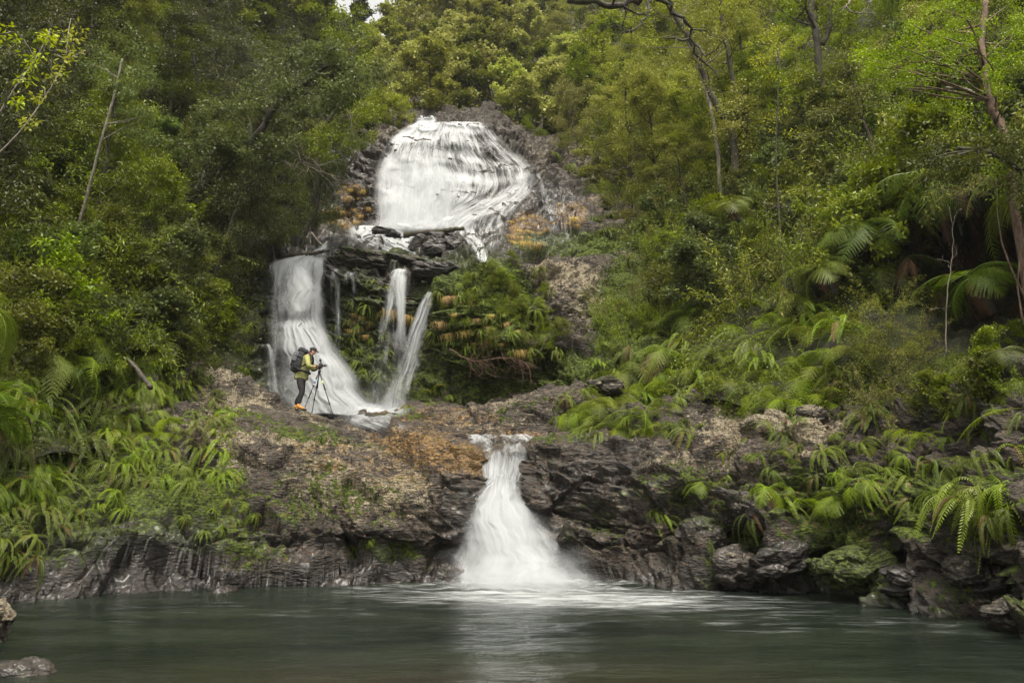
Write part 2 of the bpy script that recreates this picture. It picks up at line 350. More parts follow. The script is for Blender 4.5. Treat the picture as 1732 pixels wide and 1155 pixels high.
def mextra(V):       # the domed rock under the upper cascade breaks into many small ledges
    px, py = proj(V); n = fbm(V * (.45, .45, .3), 3); st = V[:, 2] / 1.15 + 1.1 * n; f = st - np.floor(st)
    s2 = V[:, 2] / .42 + 1.5 * fbm(V * (.9, .9, .3) + 9, 3); f2 = s2 - np.floor(s2)
    return (.55 * (sstep(1, .15, f) - .5) * (.6 + .8 * n) + .16 * (sstep(1, .2, f2) - .5)) * blob(px, py, 770, 290, 170, 100, 0, .4) * (1 - .5 * blob(px, py, 700, 340, 60, 50, 0, .5))
rock_mid, G_mid = surface('rock_face', mid, 520, 760, ROCK, .9, attrs=mattr, damp=mdamp, extra=mextra,
    label='stepped grey cliff face carrying the middle and upper waterfalls')

slab = pcols([
 (520, [(760, 21.8), (735, 22.2), (715, 22.8), (704, 24), (700, 26)]),
 (580, [(760, 21.4), (738, 21.7), (722, 22.1), (706, 23.5), (697, 25.5)]),
 (640, [(760, 20.8), (735, 21.1), (716, 21.6), (704, 22.8), (694, 25)]),
 (700, [(760, 20.4), (738, 20.7), (708, 21.2), (694, 22), (690, 24.5)]),
 (770, [(765, 19.7), (745, 20.1), (715, 20.8), (692, 21.6), (688, 24)]),
 (850, [(765, 19.3), (748, 19.8), (705, 20.6), (676, 21.3), (680, 24)]),
 (930, [(765, 18.9), (745, 19.5), (705, 20.3), (668, 21), (670, 24)]),
 (1010, [(760, 18.9), (738, 19.5), (700, 20.3), (655, 21), (640, 23.5)]),
])
def sattr(V, N):
    px, py = proj(V); n = fbm(V * .8, 3)
    return dict(moss=blobs(px, py, [(680, 705, 60, 10, 0, .5, .6), (880, 690, 70, 20, -20, .5, .45), (960, 700, 40, 30, 0, .5, .5)]),
        lichen=blobs(px, py, [(860, 695, 140, 30, -10, .5, 1.0)]) * (.7 + .5 * n), orange=blobs(px, py, [(740, 705, 130, 20, 3, .5, .75), (830, 735, 120, 8, 0, .5, .8), (890, 735, 40, 8, 0, .5, .9)]),
        wet=blobs(px, py, [(600, 715, 60, 20, 8, .5, 1), (850, 745, 100, 10, 0, .5, .8)]))
rock_slab, G_slab = surface('rock_slab', slab, 500, 160, ROCK, .5, attrs=sattr, label='low orange lichened rock slab between the stream and the foot of the middle falls')

left = pcols([
 (-900, [(850, 8.5), (700, 9), (550, 10), (400, 11), (250, 12.5), (100, 14.5), (-100, 18), (-400, 24)]),
 (-400, [(850, 11.5), (700, 12), (550, 13), (400, 14.5), (250, 16.5), (100, 19), (-100, 23), (-400, 31)]),
 (0, [(800, 14.6), (680, 15.4), (560, 16.2), (430, 17.5), (300, 20), (150, 23), (-50, 28), (-400, 40)]),
 (200, [(740, 17.2), (630, 17.9), (520, 19), (400, 21), (280, 24), (140, 28), (-50, 34), (-400, 50)]),
 (310, [(660, 20), (580, 20.6), (500, 22), (400, 24.5), (280, 28), (140, 33), (-50, 41), (-400, 60)]),
 (390, [(650, 23), (570, 23.6), (500, 26.5), (420, 29), (300, 31), (150, 36), (-20, 48), (-300, 70)]),
 (470, [(470, 28), (450, 28.5), (430, 29), (400, 30), (310, 34), (180, 42), (20, 55), (-100, 75)]),
 (555, [(410, 33), (390, 34), (350, 35), (300, 37), (250, 40), (180, 46), (90, 58), (40, 80)]),
 (640, [(380, 38), (340, 40), (300, 42), (270, 43), (230, 45), (180, 50), (140, 62), (110, 80)]),
])
bank_l, G_left = surface('hillside', left, 260, 200, SOIL, 1.0, rough_rock=False, label='steep dark forest floor of the left bank')
right = pcols([
 (980, [(330, 39), (300, 41), (270, 43), (240, 46), (200, 51), (140, 58), (60, 68), (-150, 90), (-400, 120)]),
 (1060, [(420, 31), (370, 33.5), (320, 36), (270, 41), (210, 47), (140, 54), (50, 64), (-150, 85), (-400, 110)]),
 (1130, [(640, 22), (540, 24.5), (440, 28), (350, 33), (260, 39), (160, 47), (50, 56), (-150, 72), (-400, 95)]),
 (1220, [(700, 18.8), (600, 20.5), (500, 23), (400, 26.5), (300, 31), (180, 38), (50, 46), (-150, 60), (-400, 80)]),
 (1350, [(700, 17), (620, 17.8), (520, 19.5), (420, 22), (310, 26), (190, 31), (50, 38), (-150, 50), (-400, 70)]),
 (1500, [(700, 15), (620, 15.7), (540, 17.2), (440, 19.4), (330, 20.4), (210, 25), (60, 30), (-150, 38), (-400, 55)]),
 (1650, [(700, 12.9), (620, 15.6), (540, 18.6), (440, 19.2), (330, 16.8), (210, 19.5), (60, 25), (-150, 31), (-400, 42)]),
 (1800, [(700, 11.2), (620, 14.2), (540, 17), (440, 17.2), (330, 14.2), (210, 17.5), (60, 20), (-150, 25), (-400, 33)]),
 (2100, [(700, 9.3), (620, 10), (540, 10.6), (440, 11.2), (330, 12.5), (210, 14), (60, 16), (-150, 20), (-400, 27)]),
 (2600, [(700, 7.5), (620, 8), (540, 8.5), (440, 9.2), (330, 10), (210, 11), (60, 12.5), (-150, 15), (-400, 20)]),
])
bank_r, G_right = surface('hillside', right, 300, 220, SOIL, 1.0, rough_rock=False, label='steep forest floor of the right bank')
back = pcols([
 (150, [(260, 50), (160, 60), (60, 72), (-40, 88), (-140, 110), (-100, 150)]),
 (400, [(240, 48), (160, 57), (90, 68), (10, 83), (-60, 103), (-30, 150)]),
 (560, [(220, 46), (170, 54), (125, 65), (80, 80), (50, 100), (70, 150)]),
 (650, [(212, 45), (175, 53), (145, 64), (118, 78), (100, 100), (110, 150)]),
 (720, [(212, 45), (175, 53), (135, 64), (92, 78), (55, 100), (60, 150)]),
 (800, [(212, 45), (170, 53), (118, 64), (60, 80), (0, 100), (10, 150)]),
 (900, [(235, 46), (180, 54), (120, 64), (60, 80), (10, 100), (20, 150)]),
 (1100, [(250, 48), (190, 58), (110, 70), (30, 85), (-60, 105), (-40, 150)]),
 (1400, [(250, 50), (180, 60), (90, 72), (-10, 88), (-140, 110), (-100, 150)]),
])
hill_b, G_back = surface('hill', back, 200, 120, SOIL, 1.6, rough_rock=False, label='wooded hill rising behind the top of the upper waterfall')
# ------------------------------------------------------------------ pool
def pool_material():
    t = NT('pool_water'); pos = t.n('NewGeometry').outputs['Position']
    mp = t.n('Mapping', {'Vector': pos, 'Scale': (.55, 1.7, 1), 'Rotation': (0, 0, .05)})
    w = t.noise(mp, .8, 3, .5, 1); wp = t.n('VectorMath', {0: mp.outputs[0]}, operation='MULTIPLY_ADD'); t.set(wp.inputs[1], (1, 1, 1)); 
    sc = t.n('VectorMath', {0: w}, operation='SCALE'); sc.inputs[3].default_value = .9; t.set(wp.inputs[2], sc.outputs[0])
    s1 = t.noise(wp.outputs[0], 2.2, 6, .6); s2 = t.noise(wp.outputs[0], 6, 4, .6)
    foam, shal = t.attr('foam'), t.attr('shallow')
    deep = t.mix(t.ramp(t.noise(mp, .5, 3), .35, .65), (.005, .008, .006), (.014, .019, .013))
    deep = t.mix(t.math('MULTIPLY', shal, .3), deep, (.040, .032, .016))
    fm = t.math('ADD', t.math('MULTIPLY', s1, .75), t.math('MULTIPLY', s2, .25))
    ff = t.ramp(t.math('ADD', fm, t.math('MULTIPLY', foam, .55)), .62, 1.25)
    c = t.mix(ff, deep, (.60, .62, .63))
    h = t.math('ADD', s1, t.math('MULTIPLY', s2, .8))
    b = t.n('Bump', {'Strength': .8, 'Distance': .07, 'Height': h})
    ro = t.math('ADD', .09, t.math('MULTIPLY', ff, .5))
    pr = t.n('BsdfPrincipled', {'Base Color': c, 'Roughness': ro, 'Normal': b.outputs[0], 'IOR': 1.33, 'Specular IOR Level': .24})
    return t.out(pr)
nx, ny = 420, 320
gx = np.linspace(-26, 26, nx); gy = np.linspace(-14, 20.5, ny)
X, Y = np.meshgrid(gx, gy); V = np.stack([X.ravel(), Y.ravel(), np.zeros(X.size)], 1)
V[:, 2] = .02 * fbm(V * (1, 2.2, 1), 3)
px, py = proj(np.where(V[:, 1:2] > 3, V, (0, 3, 0)))
d0 = np.hypot((V[:, 0] - .35) / 2.2, (V[:, 1] - 16.0) / .8)
foam = np.exp(-(d0 / 1.1) ** 2) * .8
foam = np.maximum(foam, .74 * blob(px, py, 960, 1012, 330, 20, 1.5, .95)); foam = np.maximum(foam, .16 * blob(px, py, 820, 1085, 230, 50, 0, .8))  # second, fainter patch paints the fall's pale reflection into the foam mask
foam = np.maximum(foam, .25 * blob(px, py, 1250, 1040, 500, 30, 3, .7)); foam = np.maximum(foam, .18 * blob(px, py, 450, 1030, 450, 22, -1, .7))
shal = np.clip(blob(px, py, 900, 1175, 500, 60) * .9 + blob(px, py, 300, 1160, 300, 40) * .5, 0, 1)
V[:, 2] += .10 * np.exp(-(d0 / 1.2) ** 2) * (1 + fbm(V * 3, 3))
pool = mk('water', V, gridfaces(nx, ny), [pool_material()], attrs=dict(foam=foam, shallow=shal))
tag(pool, 'dark green plunge pool with white foam streaks below the lowest waterfall', kind='structure')
# ------------------------------------------------------------------ ray casting onto what has been built
def bvh_of(objs):
    VV, FF, off = [], [], 0
    for o in objs:
        me = o.data; v = np.empty(len(me.vertices) * 3, np.float32); me.vertices.foreach_get('co', v)
        f = np.empty(len(me.loops), np.int32); me.loops.foreach_get('vertex_index', f)
        VV.append(v.reshape(-1, 3)); FF.append(f.reshape(-1, 4) + off); off += len(me.vertices)
    return BVHTree.FromPolygons(np.concatenate(VV).tolist(), np.concatenate(FF).tolist())
GROUND = [rock_front, rock_slab, rock_mid, bank_l, bank_r, hill_b]
BV = bvh_of(GROUND); EYE = Vector((0, 0, CAMZ))
def hit(px, py):
    d = Vector(P(px, py, 10)) - EYE; d.normalize(); r = BV.ray_cast(EYE, d)
    return r if r[0] is not None else None
def drop(x, y, z=60):
    r = BV.ray_cast(Vector((x, y, z)), Vector((0, 0, -1))); return r[0]
RS = np.random.RandomState(5); random.seed(5)

# ------------------------------------------------------------------ plant materials
def leaf_material(name, a, b, gloss=.5, trans=.34, dead=None):
    t = NT(name); ti = t.attr('tint'); rnd = t.n('ObjectInfo').outputs['Random']
    c = t.mix(ti, a, b)
    if dead: c = t.mix(t.ramp(ti, .93, .97), c, dead)
    h = t.n('HueSaturation', {'Color': c}); t.set(h.inputs['Hue'], t.math('ADD', .474, t.math('MULTIPLY', rnd, .03)))
    t.set(h.inputs['Value'], t.math('ADD', .82, t.math('MULTIPLY', rnd, .52)))
    t.set(h.inputs['Saturation'], t.math('ADD', 1.02, t.math('MULTIPLY', rnd, .18)))
    pr = t.n('BsdfPrincipled', {'Base Color': h.outputs[0], 'Roughness': gloss}); pr.inputs['Specular IOR Level'].default_value = .4
    tr = t.n('BsdfTranslucent'); g = t.n('Gamma', {'Color': h.outputs[0], 'Gamma': .9}); t.set(tr.inputs[0], g)
    ms = t.n('MixShader'); ms.inputs[0].default_value = trans; t.set(ms.inputs[1], pr); t.set(ms.inputs[2], tr)
    return t.out(ms)
LM = dict(
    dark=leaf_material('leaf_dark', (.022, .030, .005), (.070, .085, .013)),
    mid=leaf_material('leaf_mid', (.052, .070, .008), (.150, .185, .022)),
    olive=leaf_material('leaf_olive', (.105, .125, .022), (.270, .290, .060)),
    pale=leaf_material('leaf_pale', (.16, .185, .045), (.38, .40, .12)),
    bright=leaf_material('leaf_bright', (.070, .110, .010), (.22, .285, .034)),
    blue=leaf_material('leaf_bluegreen', (.040, .064, .017), (.125, .165, .045), gloss=.55),
    yellow=leaf_material('leaf_yellow', (.14, .20, .020), (.36, .38, .050)),
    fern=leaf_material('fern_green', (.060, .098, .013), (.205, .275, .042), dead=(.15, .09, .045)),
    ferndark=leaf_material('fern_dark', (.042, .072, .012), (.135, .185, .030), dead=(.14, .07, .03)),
    dead=leaf_material('dead_frond_brown', (.045, .026, .015), (.13, .078, .042), gloss=.8, trans=.2),
    straw=leaf_material('dry_straw', (.15, .12, .035), (.66, .50, .22), gloss=.8, trans=.25),
    grass=leaf_material('grass_green', (.045, .075, .010), (.15, .20, .03)),
)
def bark_material(name, a, b, moss=.5):
    t = NT(name); pos = t.n('TexCoord').outputs['Object']; mp = t.n('Mapping', {'Vector': pos, 'Scale': (3, 3, .8)})
    n = t.noise(mp, 4, 8, .7); c = t.mix(t.ramp(n, .35, .65), a, b)
    c = t.mix(t.math('MULTIPLY', t.ramp(t.noise(pos, 2.2, 6, .7), .5, .6), moss), c, (.045, .06, .012))
    bp = t.n('Bump', {'Strength': .8, 'Distance': .03, 'Height': n})
    return t.out(t.n('BsdfPrincipled', {'Base Color': c, 'Roughness': .85, 'Normal': bp.outputs[0]}))
BARK = bark_material('bark_mossy', (.022, .017, .012), (.075, .060, .045), .8)
BARKP = bark_material('bark_pale', (.085, .072, .055), (.26, .23, .185), .25)
TWIG = bark_material('twig_grey', (.09, .075, .055), (.24, .20, .155), .1)

# ------------------------------------------------------------------ leaves
def leafquads(base, d, up, L, w):
    """diamond leaves: base (n,3), direction d, rough up vector, length, width"""
    s = np.cross(d, up); s /= np.linalg.norm(s, axis=1)[:, None] + 1e-9
    L = np.broadcast_to(L, (len(base),))[:, None]; w = np.broadcast_to(w, (len(base),))[:, None]
    nrm = np.cross(s, d)
    m = base + d * L * .48 - nrm * L * .05
    V = np.stack([base, m + s * w, base + d * L - nrm * L * .10, m - s * w], 1).reshape(-1, 3)
    return V, np.arange(len(base) * 4).reshape(-1, 4)
def unit(v): return v / (np.linalg.norm(v, axis=-1, keepdims=True) + 1e-9)
def clumps(C, R, n, L, w, flat=.6, droop=.2, rs=RS, tintv=.5):
    """leaf clumps centred C with radii R, n leaves each"""
    C = np.repeat(C, n, 0); R = np.repeat(np.broadcast_to(R, (len(C) // n,)), n)
    q = unit(rs.normal(size=(len(C), 3))); rr = rs.rand(len(C)) ** .45
    # ragged outline
    rr = rr * (.75 + .5 * rs.rand(len(C)) ** 2)
    p = C + q * (R * rr)[:, None] * (1, 1, flat)
    d = unit(q * (1, 1, .6) + rs.normal(size=q.shape) * .6 + (0, 0, -droop))
    up = unit(rs.normal(size=q.shape) * .55 + (0, 0, 1.))
    ct = np.repeat(rs.rand(len(C) // n), n)
    V, Q = leafquads(p, d, up, L * (.7 + .6 * rs.rand(len(C))), w * (.7 + .6 * rs.rand(len(C))))
    tint = np.clip(.5 * ct + tintv * rs.rand(len(C)) ** 1.3 + .12 * (q[:, 2] > .2), 0, .92)
    return V, Q, np.repeat(tint, 4)
def wander(p0, d, L, n, wob, rs, grav=0.0):
    p = [np.array(p0, float)]; d = np.array(d, float)
    for i in range(n):
        d = d + rs.normal(size=3) * wob + (0, 0, grav); d /= np.linalg.norm(d); p.append(p[-1] + d * L / n)
    return np.array(p)
def tree_mesh(name, seed, H=5., R=1.9, trunk_r=.10, crown0=.28, nlimb=11, nclump=5, clr=.5, nl=110, L=.085, w=.028, flat=.55, droop=.15, lean=.1, upward=.35):
    """unit tree: returns (trunk mesh, crown mesh)"""
    rs = np.random.RandomState(seed)
    tr = wander((0, 0, -.6), (lean * rs.normal(), lean * rs.normal(), 1), H + .3, 9, .07, rs, .03)
    paths, radii = [tr], [np.linspace(trunk_r, trunk_r * .25, 10)]; C, CR = [], []
    for k in range(nlimb):
        f = crown0 + (1 - crown0) * (k + rs.rand()) / nlimb; p0 = cr(tr, 1, [f * 9])[0]
        az = k * 2.4 + rs.rand(); prof = math.sin(min(1, (f - crown0) / (1 - crown0) * .85 + .22) * math.pi) ** .7
        ln = R * prof * (.65 + .5 * rs.rand()); up = upward * (.4 + f)
        lp = wander(p0, (math.cos(az), math.sin(az), up), ln, 6, .16, rs, .02)
        paths.append(lp); radii.append(np.linspace(trunk_r * .38 * (1.2 - f), .008, 7))
        for j in range(nclump):
            t = 2.0 + 4.2 * (j + rs.rand()) / nclump; b = cr(lp, 1, [min(t, 6)])[0]
            c = b + rs.normal(size=3) * R * .14 * (1, 1, .55) + (0, 0, .05)
            C.append(c); CR.append(clr * (.55 + .7 * rs.rand()))
            if j % 2: paths.append(np.array([b, (b + c) / 2 + rs.normal(size=3) * .05, c])); radii.append([.012, .009, .004])
    C.append(tr[-1]); CR.append(clr * .7)
    V, Q, T = tubes(paths, radii, 6)
    tm = mk('trunk', V, [Q, T], [BARK], link=False).data
    V, Q, ti = clumps(np.array(C), np.array(CR), nl, L, w, flat, droop, rs)
    cm = mk('crown', V, [Q], [LM['mid']], smooth=False, attrs=dict(tint=ti), link=False).data
    return tm, cm
def spray_mesh(seed, H=2.2, nst=16, L=.09, w=.008, per=110, spread=.5, arch=.12):
    """feathery bamboo-like shrub: arching stems with fine narrow leaves"""
    rs = np.random.RandomState(seed); paths, radii, B, D = [], [], [], []
    for k in range(nst):
        az = rs.rand() * 6.28; s = spread * rs.rand() ** .6; h = H * (.55 + .5 * rs.rand())
        p = wander((.1 * math.cos(az), .1 * math.sin(az), -.2), (s * math.cos(az), s * math.sin(az), 1), h, 9, .05, rs, -arch * (.4 + rs.rand()))
        paths.append(p); radii.append(np.linspace(.012, .003, 10))
        t = 2 + 7 * rs.rand(per) ** .8; b = cr(p, per, t) + rs.normal(size=(per, 3)) * .05 * (t / 5)[:, None]
        B.append(b); tg = unit(cr(p, per, np.clip(t + .3, 0, 9)) - cr(p, per, t - .3))
        D.append(unit(tg * .7 + rs.normal(size=(per, 3)) * .6 + (0, 0, -.15)))
    V, Q, T = tubes(paths, radii, 5); tm = mk('stem', V, [Q, T], [BARK], link=False).data
    B = np.concatenate(B); D = np.concatenate(D); n = len(B)
    V, Q = leafquads(B, D, unit(rs.normal(size=(n, 3)) + (0, 0, .8)), L * (.6 + .8 * rs.rand(n)), w)
    return tm, mk('foliage', V, [Q], [LM['mid']], smooth=False, attrs=dict(tint=np.repeat(np.clip(rs.rand(n), 0, .92), 4)), link=False).data
def frond(rs, L, az, elev, droop, npin, pl, pw, bip=0, p0=(0, 0, 0), taper=1.0, hang=.35):
    """one frond: rachis with leaflets; bip > 0 gives twice-divided pinnae of that many pinnules"""
    n = 14; d = np.array((math.cos(az) * math.cos(elev), math.sin(az) * math.cos(elev), math.sin(elev))); p = [np.array(p0, float)]
    side0 = np.array((-math.sin(az), math.cos(az), 0)); dd = droop / n; tw = rs.normal() * .03
    for i in range(n):
        ax = np.cross(d, (0, 0, 1.)); la = np.linalg.norm(ax)
        d = d + np.array((0, 0, -dd * (1 + i / n * 1.2))) + side0 * tw; d /= np.linalg.norm(d); p.append(p[-1] + d * L / n)
    p = np.array(p); t = np.linspace(.14 if bip else .08, .99, npin) * n; b = cr(p, npin, t); tg = unit(cr(p, npin, np.clip(t + .4, 0, n)) - cr(p, npin, t - .4))
    side = unit(np.cross(tg, np.tile((0, 0, 1.), (npin, 1)) + 1e-3)); nrm = np.cross(side, tg)
    f = t / n; prof = np.sin(np.clip(f * .93 + .06, 0, 1) ** taper * math.pi) ** .6
    VV, QQ, off = [], [], 0
    for sg in (-1, 1):
        D = unit(side * sg + tg * .45 - nrm * 0 + (0, 0, -hang) * (1 + 0 * f[:, None]) + rs.normal(size=(npin, 3)) * .07)
        ll = pl * prof
        if not bip:
            V, Q = leafquads(b, D, nrm, ll, pw); VV.append(V); QQ.append(Q + off); off += len(V)
        else:
            u = (np.arange(bip) + .5) / bip
            cb = b[:, None] + D[:, None] * (ll[:, None] * u)[:, :, None] - np.array((0, 0, 1.)) * (ll[:, None] * u ** 2)[:, :, None] * .16
            tg2 = np.repeat(tg[:, None], bip, 1); D2 = np.repeat(D[:, None], bip, 1)
            for s2 in (-1, 1):
                d3 = unit(tg2 * s2 + D2 * .5 + rs.normal(size=cb.shape) * .06).reshape(-1, 3)
                V, Q = leafquads(cb.reshape(-1, 3), d3, np.repeat(nrm, bip, 0), np.repeat(pw * prof, bip) * np.tile(1.05 - .8 * u, npin), np.repeat(pw * .22 * (.4 + prof), bip))
                VV.append(V); QQ.append(Q + off); off += len(V)
    return p, np.concatenate(VV), np.concatenate(QQ)
def fern_mesh(seed, nf=18, L=.8, npin=26, pl=.10, pw=.012, elev=(.2, 1.1), droop=1.7, bip=0, azr=(0, 6.283), hang=.35, deadp=.06, taper=1.0, mat='fern', name='fern'):
    rs = np.random.RandomState(seed); VV, QQ, TT, off = [], [], [], 0; paths = []
    for k in range(nf):
        az = azr[0] + (azr[1] - azr[0]) * (k + rs.rand()) / nf
        e = elev[0] + (elev[1] - elev[0]) * rs.rand(); l = L * (.6 + .5 * rs.rand())
        p, V, Q = frond(rs, l, az, e, droop * (.7 + .6 * rs.rand()), npin, pl * (.75 + .4 * rs.rand()), pw, bip, rs.normal(size=3) * .03, taper, hang)
        dead = rs.rand() < deadp; base = rs.rand() * .6
        VV.append(V); QQ.append(Q + off); TT.append(np.full(len(V), .99) if dead else np.clip(base + .35 * np.repeat(rs.rand(len(V) // 4), 4), 0, .92)); off += len(V)
        paths.append(p)
    V, Q, _ = tubes(paths, [np.linspace(.006, .002, len(paths[0])) * (L / .8)] * nf, 4, False)
    VV.append(V); QQ.append(Q + off); TT.append(np.full(len(V), .5))
    return mk(name, np.concatenate(VV), [np.concatenate(QQ)], [LM[mat]], smooth=False, attrs=dict(tint=np.concatenate(TT)), link=False).data
def tuft_arrays(rs, n, L, w, spread=.7, droop=1.2, seg=4, hang=False):
    """grass blades as bent ribbons"""
    az = rs.rand(n) * 6.283; e = (rs.rand(n) * .9 + .35) if not hang else rs.rand(n) * .7 - .6
    d = np.stack([np.cos(az) * np.cos(e), np.sin(az) * np.cos(e), np.sin(e)], 1); d[:, 1] -= .5 if hang else 0; d = unit(d)
    p = rs.normal(size=(n, 3)) * (.12 * spread * L, .12 * spread * L, .02); l = L * (.5 + .6 * rs.rand(n)); pts = [p]
    for i in range(seg):
        d = unit(d + np.array((0, 0, -droop / seg * (1 + i * .4)))); p = p + d * (l / seg)[:, None]; pts.append(p)
    pts = np.stack(pts, 1); s = unit(np.cross(pts[:, 1] - pts[:, 0], (0, 0, 1.)) + 1e-4)
    ww = w * np.linspace(1, .12, seg + 1)[None, :, None]
    V = np.stack([pts - s[:, None] * ww, pts + s[:, None] * ww], 2).reshape(-1, 3)
    i = (np.arange(n) * (seg + 1) * 2)[:, None] + np.arange(seg)[None] * 2
    Q = np.stack([i, i + 1, i + 3, i + 2], -1).reshape(-1, 4)
    return V, Q, np.repeat(rs.rand(n) * .9, (seg + 1) * 2)
def tuft_mesh(seed, n=190, L=.46, w=.006, name='dry_grass_tuft', mat='straw', hang=True, droop=2.6, spread=3.2):
    V, Q, T = tuft_arrays(np.random.RandomState(seed), n, L, w, spread, droop, 4, hang)
    return mk(name, V, [Q], [LM[mat]], smooth=False, attrs=dict(tint=T), link=False).data

# ------------------------------------------------------------------ plant templates
TREES = dict(
    bushy=[tree_mesh('t', s, 5, 1.9, .09, .12, 15, 6, .42, 120, .11, .036, .6, .1) for s in (1, 2, 3)],
    layered=[tree_mesh('t', s, 6, 2.4, .11, .22, 13, 7, .50, 130, .085, .026, .22, .05, upward=.12) for s in (11, 12, 13)],
    drooping=[tree_mesh('t', s, 6, 2.0, .10, .15, 15, 6, .45, 130, .11, .020, .9, .9, upward=.2) for s in (21, 22, 23)],
    fine=[tree_mesh('t', s, 5, 1.6, .07, .15, 16, 6, .36, 170, .075, .018, .8, .2, upward=.6) for s in (31, 32)],
    far=[tree_mesh('t', s, 5, 2.0, .10, .08, 13, 5, .50, 90, .20, .070, .65, .1) for s in (41, 42, 43, 44)],
)
SHRUBS = dict(
    leafy=[tree_mesh('s', s, 1.9, 1.0, .03, .05, 14, 5, .22, 60, .085, .026, .8, .1, upward=.8) for s in (51, 52, 53)],
    small=[tree_mesh('s', s, 1.4, .9, .02, .03, 16, 5, .20, 80, .045, .015, .8, .1, upward=.9) for s in (54, 55, 56)],
    glossy=[tree_mesh('s', s, 2.4, 1.2, .03, .1, 14, 6, .24, 55, .10, .034, .7, .0, upward=.7) for s in (57, 58)],
    spray=[spray_mesh(s) for s in (61, 62, 63)],
    wispy=[spray_mesh(s, 2.6, 13, .13, .012, 110, .7, .2) for s in (64, 65)],
)
FERNS = dict(
    hard=[fern_mesh(s, 24, .78, 18, .062, .0085, (.0, 1.2), 2.7) for s in (71, 72, 73, 74)],
    hang=[fern_mesh(s, 20, 1.0, 21, .082, .0095, (-.1, 1.0), 3.0, hang=.5, deadp=.05) for s in (75, 76, 77)],
    broad=[fern_mesh(s, 9, .85, 17, .24, .026, (.1, .7), 1.7, bip=9, taper=.7, deadp=.1) for s in (78, 79, 80)],
    soft=[fern_mesh(s, 12, .8, 16, .20, .026, (.1, .9), 1.6, bip=8, taper=.7) for s in (81, 82)],
)
TFERN = [fern_mesh(s, 13, 1.9, 22, .46, .046, (.0, .95), 1.35, bip=13, taper=.75, deadp=0, name='fronds', hang=.15) for s in (85, 86)]
TFDEAD = [fern_mesh(s, 7, 1.3, 20, .22, .03, (-.6, .0), 3.2, bip=8, taper=.75, deadp=0, mat='dead', name='dead_fronds') for s in (87, 88)]
TUFTS = [tuft_mesh(s) for s in (91, 92, 93)]
GTUFTS = [tuft_mesh(s, 170, .5, .007, 'grass_tuft', 'grass', False, 1.5, 1.5) for s in (94, 95)]

# ------------------------------------------------------------------ placing
ITEMS = []            # (object, species key, px, py)
def inst(me, name, parent, mat=None):
    o = bpy.data.objects.new(name, me); COL.objects.link(o); o.parent = parent
    if mat:
        o.material_slots[0].link = 'OBJECT'; o.material_slots[0].material = mat
    return o
def put_tree(sp, loc, s, mat, lean=(0, 0), v=None, trunkmat=None, name='tree', sp2=None):
    tm, cm = random.choice(TREES[sp]) if v is None else TREES[sp][v]
    o = empty(name, loc, random.random() * 6.28); o.scale = (s * random.uniform(.85, 1.15), s * random.uniform(.85, 1.15), s)
    o.rotation_euler = (lean[0], lean[1], random.random() * 6.28)
    inst(tm, 'trunk', o, trunkmat); inst(cm, 'crown', o, LM[mat])
    px, py = proj(np.array(loc) + (0, 0, 3 * s)); ITEMS.append([o, 'tree', sp, mat, float(px), float(py), s]); return o
def put_shrub(sp, loc, s, mat, lean=(0, 0), name='shrub'):
    tm, cm = random.choice(SHRUBS[sp]); o = empty(name, loc); o.scale = (s, s, s * random.uniform(.85, 1.2))
    o.rotation_euler = (lean[0], lean[1], random.random() * 6.28)
    inst(tm, 'stem', o); inst(cm, 'foliage', o, LM[mat])
    px, py = proj(np.array(loc) + (0, 0, .8 * s)); ITEMS.append([o, 'shrub', sp, mat, float(px), float(py), s]); return o
def put_mesh(me, name, loc, s, mat, sp, lean=(0, 0), rz=None):
    o = bpy.data.objects.new(name, me); COL.objects.link(o); o.location = loc; o.scale = (s, s, s)
    o.rotation_euler = (lean[0], lean[1], random.random() * 6.28 if rz is None else rz)
    if mat: o.material_slots[0].link = 'OBJECT'; o.material_slots[0].material = LM[mat]
    px, py = proj(np.array(loc)); ITEMS.append([o, name, sp, mat, float(px), float(py), s]); return o
def inpoly(px, py, poly):
    c = False; j = len(poly) - 1
    for i in range(len(poly)):
        (xi, yi), (xj, yj) = poly[i], poly[j]
        if (yi > py) != (yj > py) and px < (xj - xi) * (py - yi) / (yj - yi) + xi: c = not c
        j = i
    return c
def sample(poly, sp):
    """blue-noise points of a pixel polygon, dropped on the ground"""
    x0, x1 = min(p[0] for p in poly), max(p[0] for p in poly); y0, y1 = min(p[1] for p in poly), max(p[1] for p in poly)
    out = []
    for k in range(int((x1 - x0) * (y1 - y0) / sp / sp * 9) + 30):
        x, y = random.uniform(x0, x1), random.uniform(y0, y1)
        if inpoly(x, y, poly) and all((x - a) ** 2 + (y - b) ** 2 > sp * sp for a, b, *_ in out):
            h = hit(x, y)
            if h: out.append((x, y, h[0], h[1]))
    return out
def choose(L):
    r = random.random() * sum(w for *_, w in L)
    for *v, w in L:
        r -= w
        if r <= 0: return v
    return L[-1][:-1]
